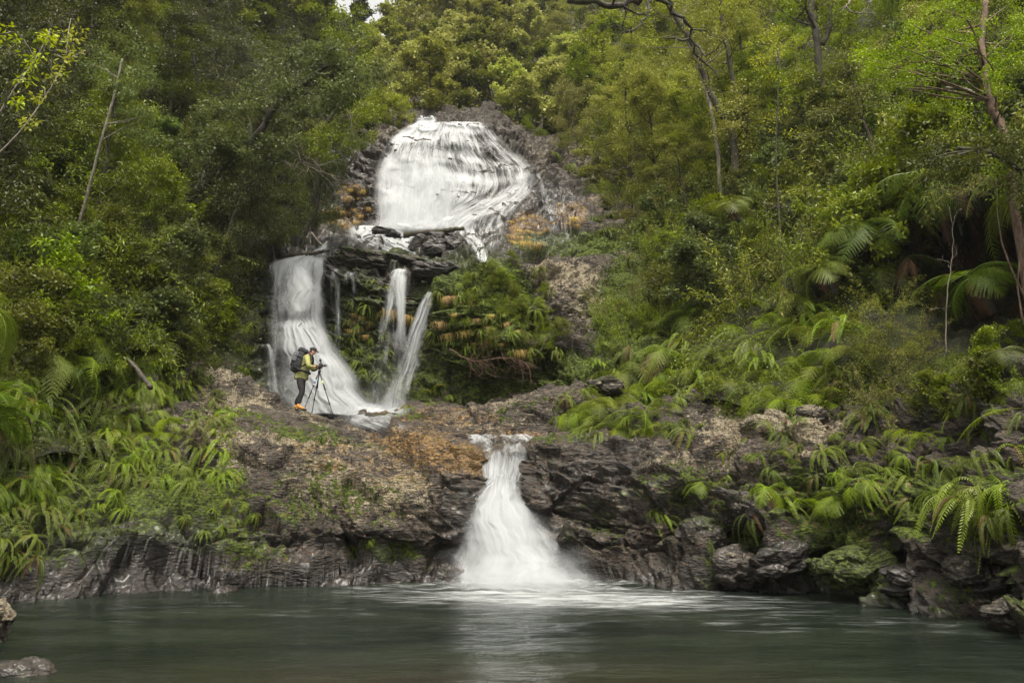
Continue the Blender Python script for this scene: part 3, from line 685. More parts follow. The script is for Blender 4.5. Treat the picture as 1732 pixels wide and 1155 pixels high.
# ------------------------------------------------------------------ forest
def forest(poly, sp, opts, size, lean=(0, 0), sink=.1):
    for x, y, p, n in sample(poly, sp):
        k, mat = choose(opts); s = random.uniform(*size)
        put_tree(k, p - Vector((0, 0, sink)), s, mat, (lean[0] + random.gauss(0, .06), lean[1] + random.gauss(0, .08)))
def bushes(poly, sp, opts, size, lean=(0, 0)):
    for x, y, p, n in sample(poly, sp):
        k, mat = choose(opts); s = random.uniform(*size)
        put_shrub(k, p - Vector((0, 0, .05)), s, mat, (lean[0] + random.gauss(0, .15), lean[1] + random.gauss(0, .15)))
def ferns(poly, sp, opts, size, tilt=.45):
    for x, y, p, n in sample(poly, sp):
        k, mat = choose(opts); s = random.uniform(*size)
        # crowns tip out of the bank with its slope
        if n.y > 0: n = -n
        rx = -tilt * n.y if n.y < 0 else 0; ry = tilt * n.x
        put_mesh(random.choice(FERNS[k]), 'fern', p + n * .03, s, mat, k, (rx, ry))
back_opts = [('far', 'pale', 3), ('far', 'olive', 4), ('far', 'bright', 1.5), ('far', 'mid', 1.5)]
forest([(600, 130), (700, 192), (830, 200), (960, 235), (1040, 200), (1000, 20), (900, -60), (600, 60)], 31, back_opts, (.75, 1.35))
forest([(700, 100), (700, 60), (800, 10), (900, 30), (900, 100), (780, 110)], 26, [('far', 'pale', 1), ('far', 'olive', 1)], (1.3, 1.9))
forest([(420, 60), (600, 110), (620, 60), (560, -80), (400, -100)], 45, [('far', 'olive', 2), ('far', 'mid', 2), ('far', 'dark', 1)], (1.0, 1.6))
forest([(940, 215), (990, 285), (1060, 345), (1130, 400), (1200, 370), (1280, 240), (1290, -60), (980, -60)], 46,
    [('fine', 'olive', 3), ('layered', 'olive', 2), ('bushy', 'mid', 2), ('drooping', 'olive', 1), ('fine', 'pale', 1)], (.7, 1.25))
forest([(1250, 330), (1420, 330), (1732, 230), (1800, -100), (1290, -100)], 74,
    [('layered', 'mid', 2), ('bushy', 'mid', 3), ('fine', 'bright', 2), ('drooping', 'mid', 2), ('layered', 'olive', 1)], (.55, .85))
bushes([(1090, 400), (1130, 520), (1230, 560), (1480, 470), (1560, 380), (1732, 330), (1732, 120), (1500, 120), (1250, 200), (1200, 330)], 34,
    [('leafy', 'mid', 3), ('small', 'mid', 2), ('glossy', 'blue', 2), ('spray', 'bright', 3), ('wispy', 'olive', 2), ('leafy', 'bright', 1.5)], (.75, 1.4))
# left bank
forest([(-40, 420), (210, 380), (380, 400), (520, 330), (560, 210), (560, -120), (-80, -140)], 70,
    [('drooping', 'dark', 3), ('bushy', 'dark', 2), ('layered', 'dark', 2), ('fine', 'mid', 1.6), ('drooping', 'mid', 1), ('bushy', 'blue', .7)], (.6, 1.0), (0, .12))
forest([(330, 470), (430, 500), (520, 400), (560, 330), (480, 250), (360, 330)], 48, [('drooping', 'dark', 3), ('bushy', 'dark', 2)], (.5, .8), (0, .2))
bushes([(-30, 640), (300, 640), (400, 560), (440, 440), (330, 300), (200, 250), (-30, 300)], 33,
    [('leafy', 'mid', 2), ('small', 'mid', 2), ('spray', 'bright', 2), ('wispy', 'mid', 2.5), ('wispy', 'bright', 1.5), ('glossy', 'blue', 1.2), ('leafy', 'bright', 1)], (.6, 1.15), (0, .12))
bushes([(560, 240), (640, 215), (700, 205), (640, 180), (570, 190)], 18, [('small', 'olive', 2), ('leafy', 'mid', 2)], (.7, 1.2))
bushes([(850, 212), (960, 250), (1010, 330), (1060, 400), (1090, 470), (1130, 420), (1040, 290), (960, 215)], 24, [('small', 'mid', 2), ('leafy', 'olive', 2), ('spray', 'olive', 2)], (.6, 1.1))
bushes([(1010, 560), (1100, 480), (1130, 560), (1060, 620)], 26, [('small', 'mid', 2), ('spray', 'bright', 2), ('spray', 'olive', 2)], (.5, .9))
# buttress beside the middle falls and the green wall behind them
bushes([(800, 470), (880, 440), (930, 500), (950, 570), (900, 590), (820, 570), (760, 560), (740, 520)], 22, [('small', 'mid', 4), ('small', 'bright', 2)], (.32, .55), (.5, 0))
bushes([(1450, 640), (1500, 520), (1560, 560), (1560, 700), (1480, 720)], 34, [('wispy', 'olive', 3), ('spray', 'mid', 2)], (.4, .7))
bushes([(1560, 700), (1732, 690), (1732, 560), (1600, 640)], 36, [('leafy', 'mid', 3), ('spray', 'bright', 1)], (.3, .5))

fo = [('hard', 'fern', 4), ('hang', 'fern', 2), ('hard', 'ferndark', 1), ('soft', 'bright', 1)]
ferns([(970, 700), (1060, 590), (1180, 520), (1330, 480), (1450, 560), (1400, 690), (1290, 690), (1180, 660), (1090, 730), (1000, 735)], 28, [('hard', 'fern', 3), ('hang', 'fern', 1), ('broad', 'fern', 4), ('soft', 'bright', 4), ('soft', 'fern', 2)], (1.1, 1.7))
ferns([(1160, 800), (1320, 690), (1460, 690), (1560, 740), (1500, 810), (1380, 870), (1250, 870)], 31, [('hard', 'fern', 3), ('broad', 'fern', 2), ('soft', 'bright', 1.5), ('hard', 'ferndark', 1.5)], (.35, 1.0))
ferns([(1390, 760), (1560, 710), (1732, 680), (1732, 900), (1640, 880), (1500, 850)], 36, [('hang', 'fern', 3), ('hard', 'fern', 3), ('broad', 'fern', 2), ('soft', 'bright', 1), ('hang', 'ferndark', 1.5), ('hard', 'ferndark', 1)], (.4, 1.05))
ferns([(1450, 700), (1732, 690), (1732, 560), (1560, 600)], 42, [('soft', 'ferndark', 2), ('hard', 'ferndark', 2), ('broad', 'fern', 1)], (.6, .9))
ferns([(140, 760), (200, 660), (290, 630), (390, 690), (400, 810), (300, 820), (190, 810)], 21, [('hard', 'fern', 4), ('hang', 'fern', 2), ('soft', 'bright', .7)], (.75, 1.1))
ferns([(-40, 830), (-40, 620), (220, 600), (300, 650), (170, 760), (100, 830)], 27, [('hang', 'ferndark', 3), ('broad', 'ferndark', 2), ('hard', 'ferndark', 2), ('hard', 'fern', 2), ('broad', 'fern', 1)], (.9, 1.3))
ferns([(-30, 950), (-30, 830), (90, 830), (130, 880), (60, 950)], 26, [('hard', 'fern', 3), ('hard', 'ferndark', 2)], (.7, 1.0))
ferns([(120, 850), (210, 830), (215, 865), (130, 875)], 26, [('hard', 'fern', 2)], (.5, .7))
ferns([(300, 870), (380, 840), (440, 850), (440, 900), (350, 910)], 28, [('hard', 'fern', 1), ('hard', 'ferndark', 1)], (.35, .5))
ferns([(540, 560), (640, 470), (690, 520), (640, 640), (570, 640)], 19, [('hard', 'fern', 3), ('hang', 'fern', 2)], (.4, .65))
ferns([(740, 470), (850, 460), (950, 560), (940, 600), (840, 590), (760, 600), (720, 560)], 22, [('hard', 'fern', 3), ('hang', 'fern', 2)], (.4, .65))
ferns([(690, 640), (760, 650), (760, 690), (690, 690)], 20, [('soft', 'bright', 1)], (.4, .6))
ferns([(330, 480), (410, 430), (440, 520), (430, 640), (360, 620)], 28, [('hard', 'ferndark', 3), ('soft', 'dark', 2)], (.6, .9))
ferns([(880, 225), (1000, 290), (1000, 330), (940, 260)], 22, [('soft', 'bright', 2), ('broad', 'mid', 1)], (.8, 1.2))
ferns([(980, 610), (1110, 470), (1120, 560), (1040, 640)], 30, [('soft', 'fern', 1), ('hard', 'fern', 1)], (.6, .9))
ferns([(1120, 500), (1280, 420), (1480, 380), (1520, 480), (1330, 480), (1180, 530)], 46, [('broad', 'fern', 2), ('soft', 'bright', 1), ('broad', 'ferndark', 1)], (1.1, 1.8))
ferns([(0, 420), (200, 400), (320, 520), (300, 620), (0, 620)], 44, [('broad', 'ferndark', 2), ('soft', 'bright', 2), ('soft', 'fern', 2), ('broad', 'fern', 1)], (1.4, 2.0))
for x, y, s in ((600, 925, .38), (625, 915, .3), (690, 930, .25), (1130, 880, .75), (1110, 868, .55), (430, 870, .42), (400, 885, .4)):
    p = hit(x, y); put_mesh(random.choice(FERNS['hard']), 'fern', p[0] + p[1] * .03, s, 'fern', 'hard', (.35, 0))
ferns([(950, 735), (960, 670), (1040, 650), (1160, 680), (1160, 735), (1050, 745)], 27, [('hard', 'fern', 3), ('soft', 'bright', 1), ('broad', 'fern', 1)], (.7, 1.1))
def tree_fern(px, py, Y, s, mat='fern', lean=(0, 0), dead=True, h=.45, v=0):
    b = Vector(P(px, py, Y)); o = empty('tree_fern', b, random.random() * 6.28); o.scale = (s, s, s); o.rotation_euler = (lean[0], lean[1], random.random() * 6)
    rs = np.random.RandomState(int(px) + 500); V, Q, T = tubes([wander((0, 0, -h * 2.2), (0, 0, 1), h * 2.2, 6, .04, rs)], [np.linspace(.11, .07, 7)], 8)
    mk('trunk', V, [Q, T], [BARK], parent=o); inst(TFERN[v], 'fronds', o, LM[mat])
    if dead: inst(TFDEAD[v], 'dead_fronds', o)
    ITEMS.append([o, 'tree fern', 'tree', mat, px, py, s]); return o
for a in ((1235, 345, 22.5, .62, 'fern', (.35, -.2)), (1385, 455, 18.5, .75, 'fern', (.4, -.3)), (1470, 380, 18.2, .95, 'ferndark', (.3, -.4), True, .45, 1),
          (1570, 300, 17.5, 1.25, 'ferndark', (.25, -.5)), (1750, 290, 14.2, 1.1, 'fern', (.2, -.4), True, .45, 1), (1640, 470, 16.5, .9, 'ferndark', (.4, -.3)), (-20, 520, 13.5, .8, 'fern', (.3, .4), True, .3),
          (1745, 700, 11.3, .62, 'bright', (.3, -.3)), (-30, 700, 13.8, .8, 'ferndark', (.3, .4))):
    tree_fern(*a)
for x, y, s in ((1600, 350, 1.1), (1655, 380, 1.0), (1700, 360, 1.2), (1560, 400, .8), (1625, 440, .9), (1690, 450, 1.0), (1540, 470, .7), (1650, 520, .8), (1720, 540, .8), (1585, 520, .7)):
    p = hit(x, y); put_mesh(random.choice(TFDEAD), 'dead_fronds', p[0] + Vector((-.3, -.6, .3)), s, 'dead', 'dead', (.2, -.1))
def tufts(poly, sp, size, me=TUFTS, name='dry_grass_tuft', lean=.3):
    for x, y, p, n in sample(poly, sp):
        if n.y > 0: n = -n
        put_mesh(random.choice(me), name, p + n * .04, random.uniform(*size), None, 'straw', (random.uniform(0, lean), random.gauss(0, .1)), random.gauss(0, .6))
tufts([(858, 365), (905, 358), (932, 385), (905, 414), (864, 412)], 11, (.3, .9))
tufts([(938, 342), (985, 345), (998, 378), (938, 384)], 12, (.3, .8))
tufts([(572, 315), (612, 312), (622, 335), (575, 335)], 11, (.3, .8)); tufts([(555, 350), (600, 345), (628, 352), (600, 385), (555, 380)], 12, (.3, .8))
tufts([(725, 495), (800, 505), (900, 550), (880, 595), (780, 580), (730, 545)], 20, (.25, .7))
tufts([(590, 530), (630, 525), (625, 565), (590, 570)], 13, (.25, .7)); tufts([(650, 520), (690, 500), (700, 540)], 20, (.6, 1.0))
tufts([(1000, 360), (1130, 380), (1100, 430), (1010, 390)], 26, (1.0, 1.8), GTUFTS, 'grass_tuft')
tufts([(180, 660), (340, 620), (380, 660), (300, 700)], 34, (.6, .9), GTUFTS, 'grass_tuft')
tufts([(1100, 700), (1180, 700), (1190, 730), (1110, 740)], 26, (.5, .8), GTUFTS, 'grass_tuft')

# ------------------------------------------------------------------ undergrowth: uncounted low leaves that cloak both banks
def undergrowth(objs, dens, rs, label, mat, L=.07, excl=None, nl=26, R=.16):
    C = []
    for G, k in objs:
        Pq = G.reshape(-1, 3); px, py = proj(Pq); ok = (px > -150) & (px < 1880) & (py > -120) & (py < 1000)
        # weight cells by their projected size so cover is even in depth
        w = 1.0 / np.maximum(Pq[:, 1], 8) ** 1.0 * ok; w /= w.sum(); idx = rs.choice(len(Pq), k, p=w)
        C.append(Pq[idx] + rs.normal(size=(k, 3)) * .12)
    C = np.concatenate(C); px, py = proj(C)
    if excl is not None: C = C[~excl(px, py)]
    sc = np.repeat(np.maximum(C[:, 1] / 18, .6), nl)
    base = np.repeat(C, nl, 0) + rs.normal(size=(len(C) * nl, 3)) * R * sc[:, None] * (1, 1, .8) + (0, 0, .05)
    q = unit(rs.normal(size=base.shape)); d = unit(q * (1, 1, .5) + (0, -.2, .1))
    V, Q = leafquads(base, d, unit(rs.normal(size=base.shape) * .6 + (0, -.3, 1)), L * sc * (.6 + .8 * rs.rand(len(base))), L * .3 * sc)
    ti = np.repeat(np.clip(np.repeat(rs.rand(len(C)), nl) * .6 + .4 * rs.rand(len(base)), 0, .92), 4)
    o = mk('undergrowth', V, [Q], [LM[mat]], smooth=False, attrs=dict(tint=ti)); return tag(o, label, 'undergrowth', kind='stuff')
exr = lambda x, y: np.array([inpoly(a, b, [(1480, 620), (1460, 420), (1560, 310), (1900, 310), (1900, 650)]) and random.random() < .93 for a, b in zip(x, y)]) | (blob(x, y, 1390, 600, 60, 45, 0, .3) > .5)
undergrowth([(G_right, 11000)], 1, RS, 'low leafy undergrowth cloaking the right bank between its shrubs', 'mid', L=.06, excl=exr)
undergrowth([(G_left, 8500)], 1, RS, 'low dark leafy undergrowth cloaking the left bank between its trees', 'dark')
undergrowth([(G_back, 4500)], 1, RS, 'pale low scrub cloaking the hill behind the upper waterfall', 'olive')

# fallen leaves caught on the ledges
def litter(n):
    rs = np.random.RandomState(77); B, Nn = [], []
    for k in range(n):
        x, y = rs.uniform(330, 1500), rs.uniform(655, 960); h = hit(x, y)
        if h and h[1].z > .25 * 1 and h[0].z > .35: B.append(h[0] + h[1] * .015); Nn.append(h[1])
    B = np.array([list(b) for b in B]); Nn = np.array([list(b) for b in Nn]); d = unit(np.cross(Nn, rs.normal(size=Nn.shape)))
    V, Q = leafquads(B, d, Nn, .03 + .05 * rs.rand(len(B)), .012 + .012 * rs.rand(len(B)))
    tag(mk('leaf_litter', V, [Q], [LM['dead']], smooth=False, attrs=dict(tint=np.repeat(rs.rand(len(B)) * .9, 4))), 'brown fallen leaves lying on the rock ledges', 'leaf litter', kind='stuff')
litter(5200)
# ------------------------------------------------------------------ falling water
def water_material(name, seed, su=34.0, contrast=1.5, fine=3.2, col=(.50, .515, .53)):
    t = NT(name); uv = t.n('UVMap').outputs[0]; dn, ed = t.attr('dens'), t.attr('edge')
    m1 = t.n('Mapping', {'Vector': uv, 'Scale': (su, 1.1, 1), 'Location': (seed * 3.7, seed, 0)})
    m2 = t.n('Mapping', {'Vector': uv, 'Scale': (su * fine, 2.4, 1), 'Location': (seed, seed * 2, 0)})
    n1 = t.noise(m1, 1, 3, .55); n2 = t.noise(m2, 1, 3, .6)
    s = t.math('ADD', t.math('MULTIPLY', n1, .6), t.math('MULTIPLY', n2, .4)); s = t.math('MULTIPLY', t.math('SUBTRACT', s, .5), contrast * 2)
    # dens 0..1 : thin veil .. solid white; streaks matter most where the sheet is thin
    a = t.math('ADD', dn, s); a = t.ramp(a, -.05, 1.0); a = t.math('MULTIPLY', a, ed, clamp=True)
    d = t.n('BsdfDiffuse', {'Color': col}); tr = t.n('BsdfTranslucent', {'Color': col})
    ms = t.n('MixShader'); ms.inputs[0].default_value = .4; t.set(ms.inputs[1], d); t.set(ms.inputs[2], tr)
    tp = t.n('BsdfTransparent'); mx = t.n('MixShader'); t.set(mx.inputs[0], a); t.set(mx.inputs[1], tp); t.set(mx.inputs[2], ms)
    return t.out(mx)
WM = [water_material('white_water', 1, 8, .8, 2.8), water_material('white_water_thin', 2, 10, 1.5, 3), water_material('white_water_lace', 3, 20, 1.3, 2.4, (.60, .61, .62)), water_material('spray', 4, 5, .25, 2)]
def Pv(px, py, Y):
    a = (px - 866) / F; b = (577.5 - py) / F; dy = CP - b * SP; t = Y / dy
    return np.stack([a * t, Y, CAMZ + (SP + b * CP) * t], -1)
def sheet(rows, nu=60, nv=120, bow=0.0, dens=.8, soft=.12, topsoft=.04, botsoft=.04, onrock=None, densf=None, cord=.05, seed=0, vs=1.0, jit=.09, jy=2.0, tilt=0.0):
    """one curtain of water. rows: (py, px_left, px_right, Y[, Y_right]) from top to bottom"""
    R = np.array([(r[0], r[1], r[2], r[3] if len(r) > 3 else 0, (r[4] if len(r) > 4 else r[3]) if len(r) > 3 else 0) for r in rows], float)
    r = cr(R, nv); u = np.linspace(0, 1, nu); v = np.linspace(0, 1, nv)
    py = np.repeat(r[:, :1], nu, 1); px = r[:, 1:2] * (1 - u) + r[:, 2:3] * u
    if onrock is None: Y = r[:, 3:4] * (1 - u) + r[:, 4:5] * u
    else:
        Y = np.full(px.shape, np.nan)
        for i in range(nv):
            for j in range(0, nu):
                h = hit(px[i, j], py[i, j])
                if h: Y[i, j] = h[0].y
        Y = np.where(np.isnan(Y), np.nanmedian(Y), Y)
        for k in range(onrock[1]):
            Yp = np.pad(Y, 1, 'edge'); sm = (Yp[:-2, 1:-1] + Yp[2:, 1:-1] + Yp[1:-1, :-2] + Yp[1:-1, 2:] + Y) / 5
            Y = np.minimum(sm, Y + .05) if k % 2 else sm
        Y = Y - onrock[0]
    Y = Y - bow * np.sin(u * math.pi)[None] ** .8
    q = np.stack([np.tile(u * 9, nv), np.repeat(v * 1.3, nu), np.full(nu * nv, seed * 3.3)], 1); Y = Y + cord * (fbm(q, 3)).reshape(nv, nu)
    jn = lambda k, fu, fv: fbm(np.stack([np.tile(u * fu, nv), np.repeat(v * fv, nu), np.full(nu * nv, seed * 1.7 + k)], 1), 3).reshape(nv, nu)
    if onrock is not None: jit = min(jit, .02)
    px = px + jit * (r[:, 2:3] - r[:, 1:2]) * jn(5, 1.5, 5) ; py = py + jy * jn(6, 7, 1.5) + tilt * (.5 - u)[None] * sstep(.32, 0, v)[:, None]
    V = Pv(px, py, Y).reshape(-1, 3)
    wob = .35 * fbm(np.stack([np.repeat(v * 4, nu), np.tile(u * .5, nv), np.full(nu * nv, seed + 9.)], 1), 3).reshape(nv, nu)
    e = sstep(0, soft, u[None] * (1 + wob) - .02 * wob) * sstep(0, soft, (1 - u)[None] * (1 - wob)) * sstep(0, topsoft, v)[:, None] * sstep(0, botsoft, 1 - v)[:, None]
    dn = np.full(px.shape, float(dens)) if not hasattr(dens, '__len__') else np.repeat(cr(np.array(dens, float)[:, None], nv), nu, 1)
    if densf is not None: dn = dn + densf(px.ravel(), py.ravel(), V).reshape(dn.shape)
    ln = np.linalg.norm(np.diff(V.reshape(nv, nu, 3)[:, nu // 2], axis=0), axis=1).sum()
    wd = abs(r[:, 2] - r[:, 1]).mean() / F * np.nanmean(Y)
    uv = np.stack([np.tile(u * wd / 3.0, nv), np.repeat(v * ln * .5 * vs, nu)], 1)
    return V, gridfaces(nu, nv), dict(edge=np.clip(e, 0, 1).ravel(), dens=dn.ravel()), uv
def fall(name, label, layers, cat='waterfall', kind=None, group=None):
    VV, QQ, mi, uvs, A = [], [], [], [], dict(edge=[], dens=[]); off = 0
    for m, L in layers:
        V, Q, at, uv = L; VV.append(V); QQ.append(Q + off); off += len(V); mi.append(np.full(len(Q), m)); uvs.append(uv)
        for k in A: A[k].append(at[k])
    o = mk(name, np.concatenate(VV), [np.concatenate(QQ)], WM, np.concatenate(mi), attrs={k: np.concatenate(v) for k, v in A.items()}, uv=np.concatenate(uvs))
    return tag(o, label, cat, group, kind)
# upper cascade, lying on the domed rock
mainrows = [(206, 706, 812), (216, 684, 832), (232, 662, 845), (258, 643, 874), (290, 633, 905), (325, 629, 905), (352, 630, 858), (372, 632, 812), (390, 630, 792)]
def upd(px, py, V):
    n = fbm(np.stack([V[:, 0] * .8, V[:, 1] * .2, V[:, 2] * .5], 1), 4)
    d = -.34 * blob(px, py, 800, 258, 70, 36, 15, .6) - .22 * blob(px, py, 870, 290, 45, 40, 30, .5) - .25 * blob(px, py, 850, 330, 50, 20, -20, .5) - .3 * blob(px, py, 693, 300, 10, 14, 0, .6)
    d += .35 * blob(px, py, 690, 340, 60, 60, 0, .5) + .35 * blob(px, py, 720, 225, 60, 18, 0, .5) + .3 * blob(px, py, 740, 300, 110, 8, 4, .5) + .2 * blob(px, py, 820, 275, 70, 5, 10, .5)
    ld = fbm(np.stack([V[:, 0] * .45, V[:, 1] * 0, V[:, 2] * 1.9], 1), 3)
    return d + .32 * n + .12 * ld
fall('waterfall', 'broad white upper cascade spreading over the domed rock', [
    (2, sheet(mainrows, 130, 130, dens=.64, soft=.09, jy=1, onrock=(.36, 16), densf=upd, seed=1, topsoft=.02)),
    (2, sheet(mainrows, 90, 90, dens=.34, soft=.14, jy=1, onrock=(.42, 30), densf=upd, seed=2, topsoft=.03, vs=.5)),
    (0, sheet([(235, 668, 800), (270, 645, 800), (300, 636, 800), (340, 632, 800), (393, 628, 800)], 70, 60, dens=[.0, .2, .4, .45, .7], soft=.25, onrock=(.55, 40), seed=4, topsoft=.3, botsoft=.08)),
    (0, sheet([(225, 800, 846), (250, 820, 872), (280, 840, 900), (310, 850, 910), (335, 840, 888)], 50, 60, dens=.12, soft=.25, onrock=(.35, 30), seed=9, topsoft=.2, botsoft=.2)),
    (2, sheet([(292, 872, 916), (308, 862, 912), (325, 842, 896), (345, 812, 884), (362, 785, 872), (385, 770, 862), (408, 778, 854), (428, 792, 842)], 70, 80, dens=[.6, .65, .6, .5, .4, .3, .15], soft=.22, onrock=(.26, 24), seed=5)),
    (1, sheet([(298, 903, 914), (320, 912, 924), (345, 917, 932), (370, 928, 945), (392, 932, 952)], 24, 60, dens=.35, soft=.3, onrock=(.12, 10), seed=7)),
    (0, sheet([(196, 704, 738), (203, 702, 742), (212, 700, 735)], 30, 20, dens=.9, soft=.2, onrock=(.15, 6), seed=8, topsoft=.15)),
    (3, sheet([(365, 610, 800), (380, 595, 800), (396, 585, 770)], 40, 20, dens=[.1, .4, .2], soft=.4, onrock=(.9, 40), seed=10, topsoft=.4, botsoft=.4)),
])
fall('waterfall', 'short white apron spilling left of the log on the dark shelf', [
    (2, sheet([(382, 590, 800), (392, 585, 770), (402, 590, 716), (414, 612, 697), (426, 655, 702), (436, 684, 708)], 90, 50, dens=[.8, .8, .45, .5, .6, .6], soft=.10, onrock=(.14, 8), seed=11)),
    (0, sheet([(384, 640, 780), (394, 630, 740), (404, 640, 700), (420, 665, 703), (434, 690, 706)], 50, 40, dens=.75, soft=.2, onrock=(.28, 16), seed=12))])
fall('waterfall', 'narrow white spill running down between the log and the upright boulder', [
    (2, sheet([(378, 766, 815), (392, 772, 806), (404, 784, 812), (420, 798, 824), (436, 806, 826), (444, 812, 822)], 36, 60, dens=.62, soft=.2, onrock=(.14, 8), seed=14))])
lf = lambda px, py, V: .45 * fbm(np.stack([V[:, 0] * .9, V[:, 1] * .3, V[:, 2] * .28], 1), 4)
# tall left fall behind the photographer
fall('waterfall', 'tall silky left waterfall pouring behind the photographer', [
    (0, sheet([(420, 530, 558, 26.3, 25.9), (427, 500, 556, 25.9, 25.6), (436, 474, 552, 25.5, 25.3), (452, 450, 556, 25.1), (500, 446, 556, 24.8), (545, 445, 560, 24.6), (600, 446, 580, 24.4), (650, 446, 608, 24.2), (695, 448, 646, 24.0)], 90, 130, bow=.35, dens=[.8, .85, .75, .6, .5, .5, .5, .5, .55], densf=lf, jit=.08, soft=.2, tilt=34, seed=21, cord=.12)),
    (0, sheet([(440, 474, 520, 25.0), (470, 460, 540, 24.6), (510, 456, 545, 24.3), (550, 456, 545, 24.2)], 40, 60, bow=.3, dens=[.4, .75, .7, .4], soft=.4, topsoft=.2, botsoft=.3, densf=lf, seed=22)),
    (0, sheet([(536, 470, 530, 24.1), (554, 460, 548, 23.95), (590, 462, 572, 23.8), (630, 464, 594, 23.7), (670, 466, 614, 23.6), (702, 468, 648, 23.5)], 80, 90, bow=.45, dens=[.5, .95, .8, .65, .65, .85], soft=.28, densf=lf, jit=.08, topsoft=.16, seed=23, cord=.1)),
    (3, sheet([(600, 450, 590, 23.4), (650, 450, 610, 23.2), (700, 460, 650, 23.0)], 50, 40, bow=.2, dens=[.0, .2, .35], soft=.35, topsoft=.4, botsoft=.1, seed=25)),
    (1, sheet([(582, 449, 457, 24.2), (600, 452, 464, 24.1), (650, 452, 470, 24.0), (690, 453, 476, 23.9)], 20, 60, bow=.1, dens=.55, soft=.3, seed=24)),
])
fall('waterfall', 'thin dripping veil of short trickles over the mossy wall', [
    (1, sheet([(454, 559, 573, 25.0), (480, 558, 576, 24.8), (540, 557, 577, 24.7), (610, 556, 578, 24.6)], 24, 60, dens=[.5, .35, .05, -.1], soft=.3, seed=31, botsoft=.3)),
    (1, sheet([(460, 580, 606, 24.9), (480, 579, 607, 24.7), (520, 578, 608, 24.6), (570, 577, 609, 24.5)], 34, 50, dens=[.3, .1, -.15, -.3], soft=.15, seed=32, botsoft=.3))])
fall('waterfall', 'slender middle waterfall fanning from the centre of the dark lip', [
    (1, sheet([(454, 668, 690, 24.9), (464, 656, 688, 24.5), (490, 648, 687, 24.2), (540, 636, 686, 24.0), (600, 626, 686, 23.8), (660, 618, 690, 23.6), (698, 610, 694, 23.5)], 60, 110, bow=.15, dens=[.8, .5, .25, .05, -.02, .0, .2], soft=.3, seed=41)),
    (3, sheet([(600, 610, 710, 23.6), (650, 600, 715, 23.3), (698, 590, 725, 23.1)], 40, 30, dens=[-.02, .12, .3], soft=.45, topsoft=.4, botsoft=.1, seed=43)),
    (0, sheet([(455, 664, 691, 24.6), (480, 664, 689, 24.2), (530, 668, 689, 23.95), (600, 670, 690, 23.75)], 20, 60, dens=[.95, .85, .7, .4], soft=.4, seed=42, botsoft=.2))])
fall('waterfall', 'arched right hand middle waterfall leaping clear of the green wall', [
    (0, sheet([(493, 724, 737, 24.3), (502, 714, 736, 24.0), (520, 706, 731, 23.8), (550, 693, 722, 23.6), (590, 676, 711, 23.4), (630, 660, 700, 23.2), (665, 647, 691, 23.05), (698, 636, 690, 22.95)], 50, 120, bow=.2, dens=[.98, .9, .78, .68, .6, .55, .6, .65], soft=.35, densf=lf, seed=51, cord=.1)),
    (1, sheet([(493, 726, 737, 24.2), (530, 706, 732, 23.7), (600, 676, 716, 23.3), (698, 640, 700, 22.9)], 40, 90, bow=.1, dens=.15, soft=.15, seed=52))])
# lowest fall
lowd = lambda px, py, V: .35 * fbm(np.stack([V[:, 0] * 1.2, V[:, 1], V[:, 2] * .5], 1), 3) - .25 * blob(px, py, 850, 765, 18, 22, 0, .5) - .9 * blob(px, py, 842, 748, 10, 12, 0, .5)
zb = float(Pz(880, 992)[1]) - .25
fall('waterfall', 'lowest and nearest waterfall widening like a bell into the green pool', [
    (1, sheet([(734, 794, 902, 19.4), (741, 795, 902, 19.0), (752, 798, 898, 18.7), (764, 808, 896, 18.5)], 60, 30, dens=[.6, .5, .25, .45], soft=.06, seed=61, cord=.1, densf=lowd, jy=4)),
    (0, sheet([(750, 800, 902, 18.6), (764, 808, 898, 18.4), (785, 812, 897, 18.1), (806, 812, 893, 17.85), (815, 806, 889, 17.75), (828, 784, 892, 17.6), (845, 770, 902, 17.4), (885, 770, 930, 17.1), (925, 766, 966, 16.85), (965, 762, 1002, 16.5), (996, 755, 1024, zb + .15)], 110, 150, bow=.3, dens=[.6, .5, .6, .65, .6, .5, .45, .4, .4, .45, .65], densf=lowd, soft=.2, seed=62, jy=8, cord=.14, topsoft=.05)),
    (0, sheet([(770, 828, 884, 17.9), (820, 816, 884, 17.4), (860, 790, 905, 17.1), (910, 782, 945, 16.8), (955, 774, 985, 16.45), (994, 766, 1012, zb)], 80, 90, bow=.35, dens=[.3, .7, .85, .8, .8, .95], soft=.35, topsoft=.25, botsoft=.03, seed=63)),
    (1, sheet([(822, 792, 830, 17.35), (850, 774, 850, 17.2), (900, 764, 880, 16.95), (950, 757, 920, 16.7), (994, 744, 960, zb + .1)], 60, 90, dens=.05, soft=.4, seed=64)),
    (3, sheet([(840, 770, 930, 17.1), (900, 750, 975, 16.6), (950, 740, 1020, 16.2), (992, 722, 1060, zb - .2)], 60, 50, bow=.3, dens=[-.0, .22, .35, .45], soft=.5, topsoft=.4, botsoft=.1, seed=66)),
    (3, sheet([(950, 760, 1000, 16.1), (975, 740, 1040, 15.9), (993, 715, 1080, zb - .35), (1004, 700, 1110, zb - .7)], 60, 40, bow=.2, dens=[.0, .45, .6, .4], soft=.45, topsoft=.5, botsoft=.45, seed=65)),
])
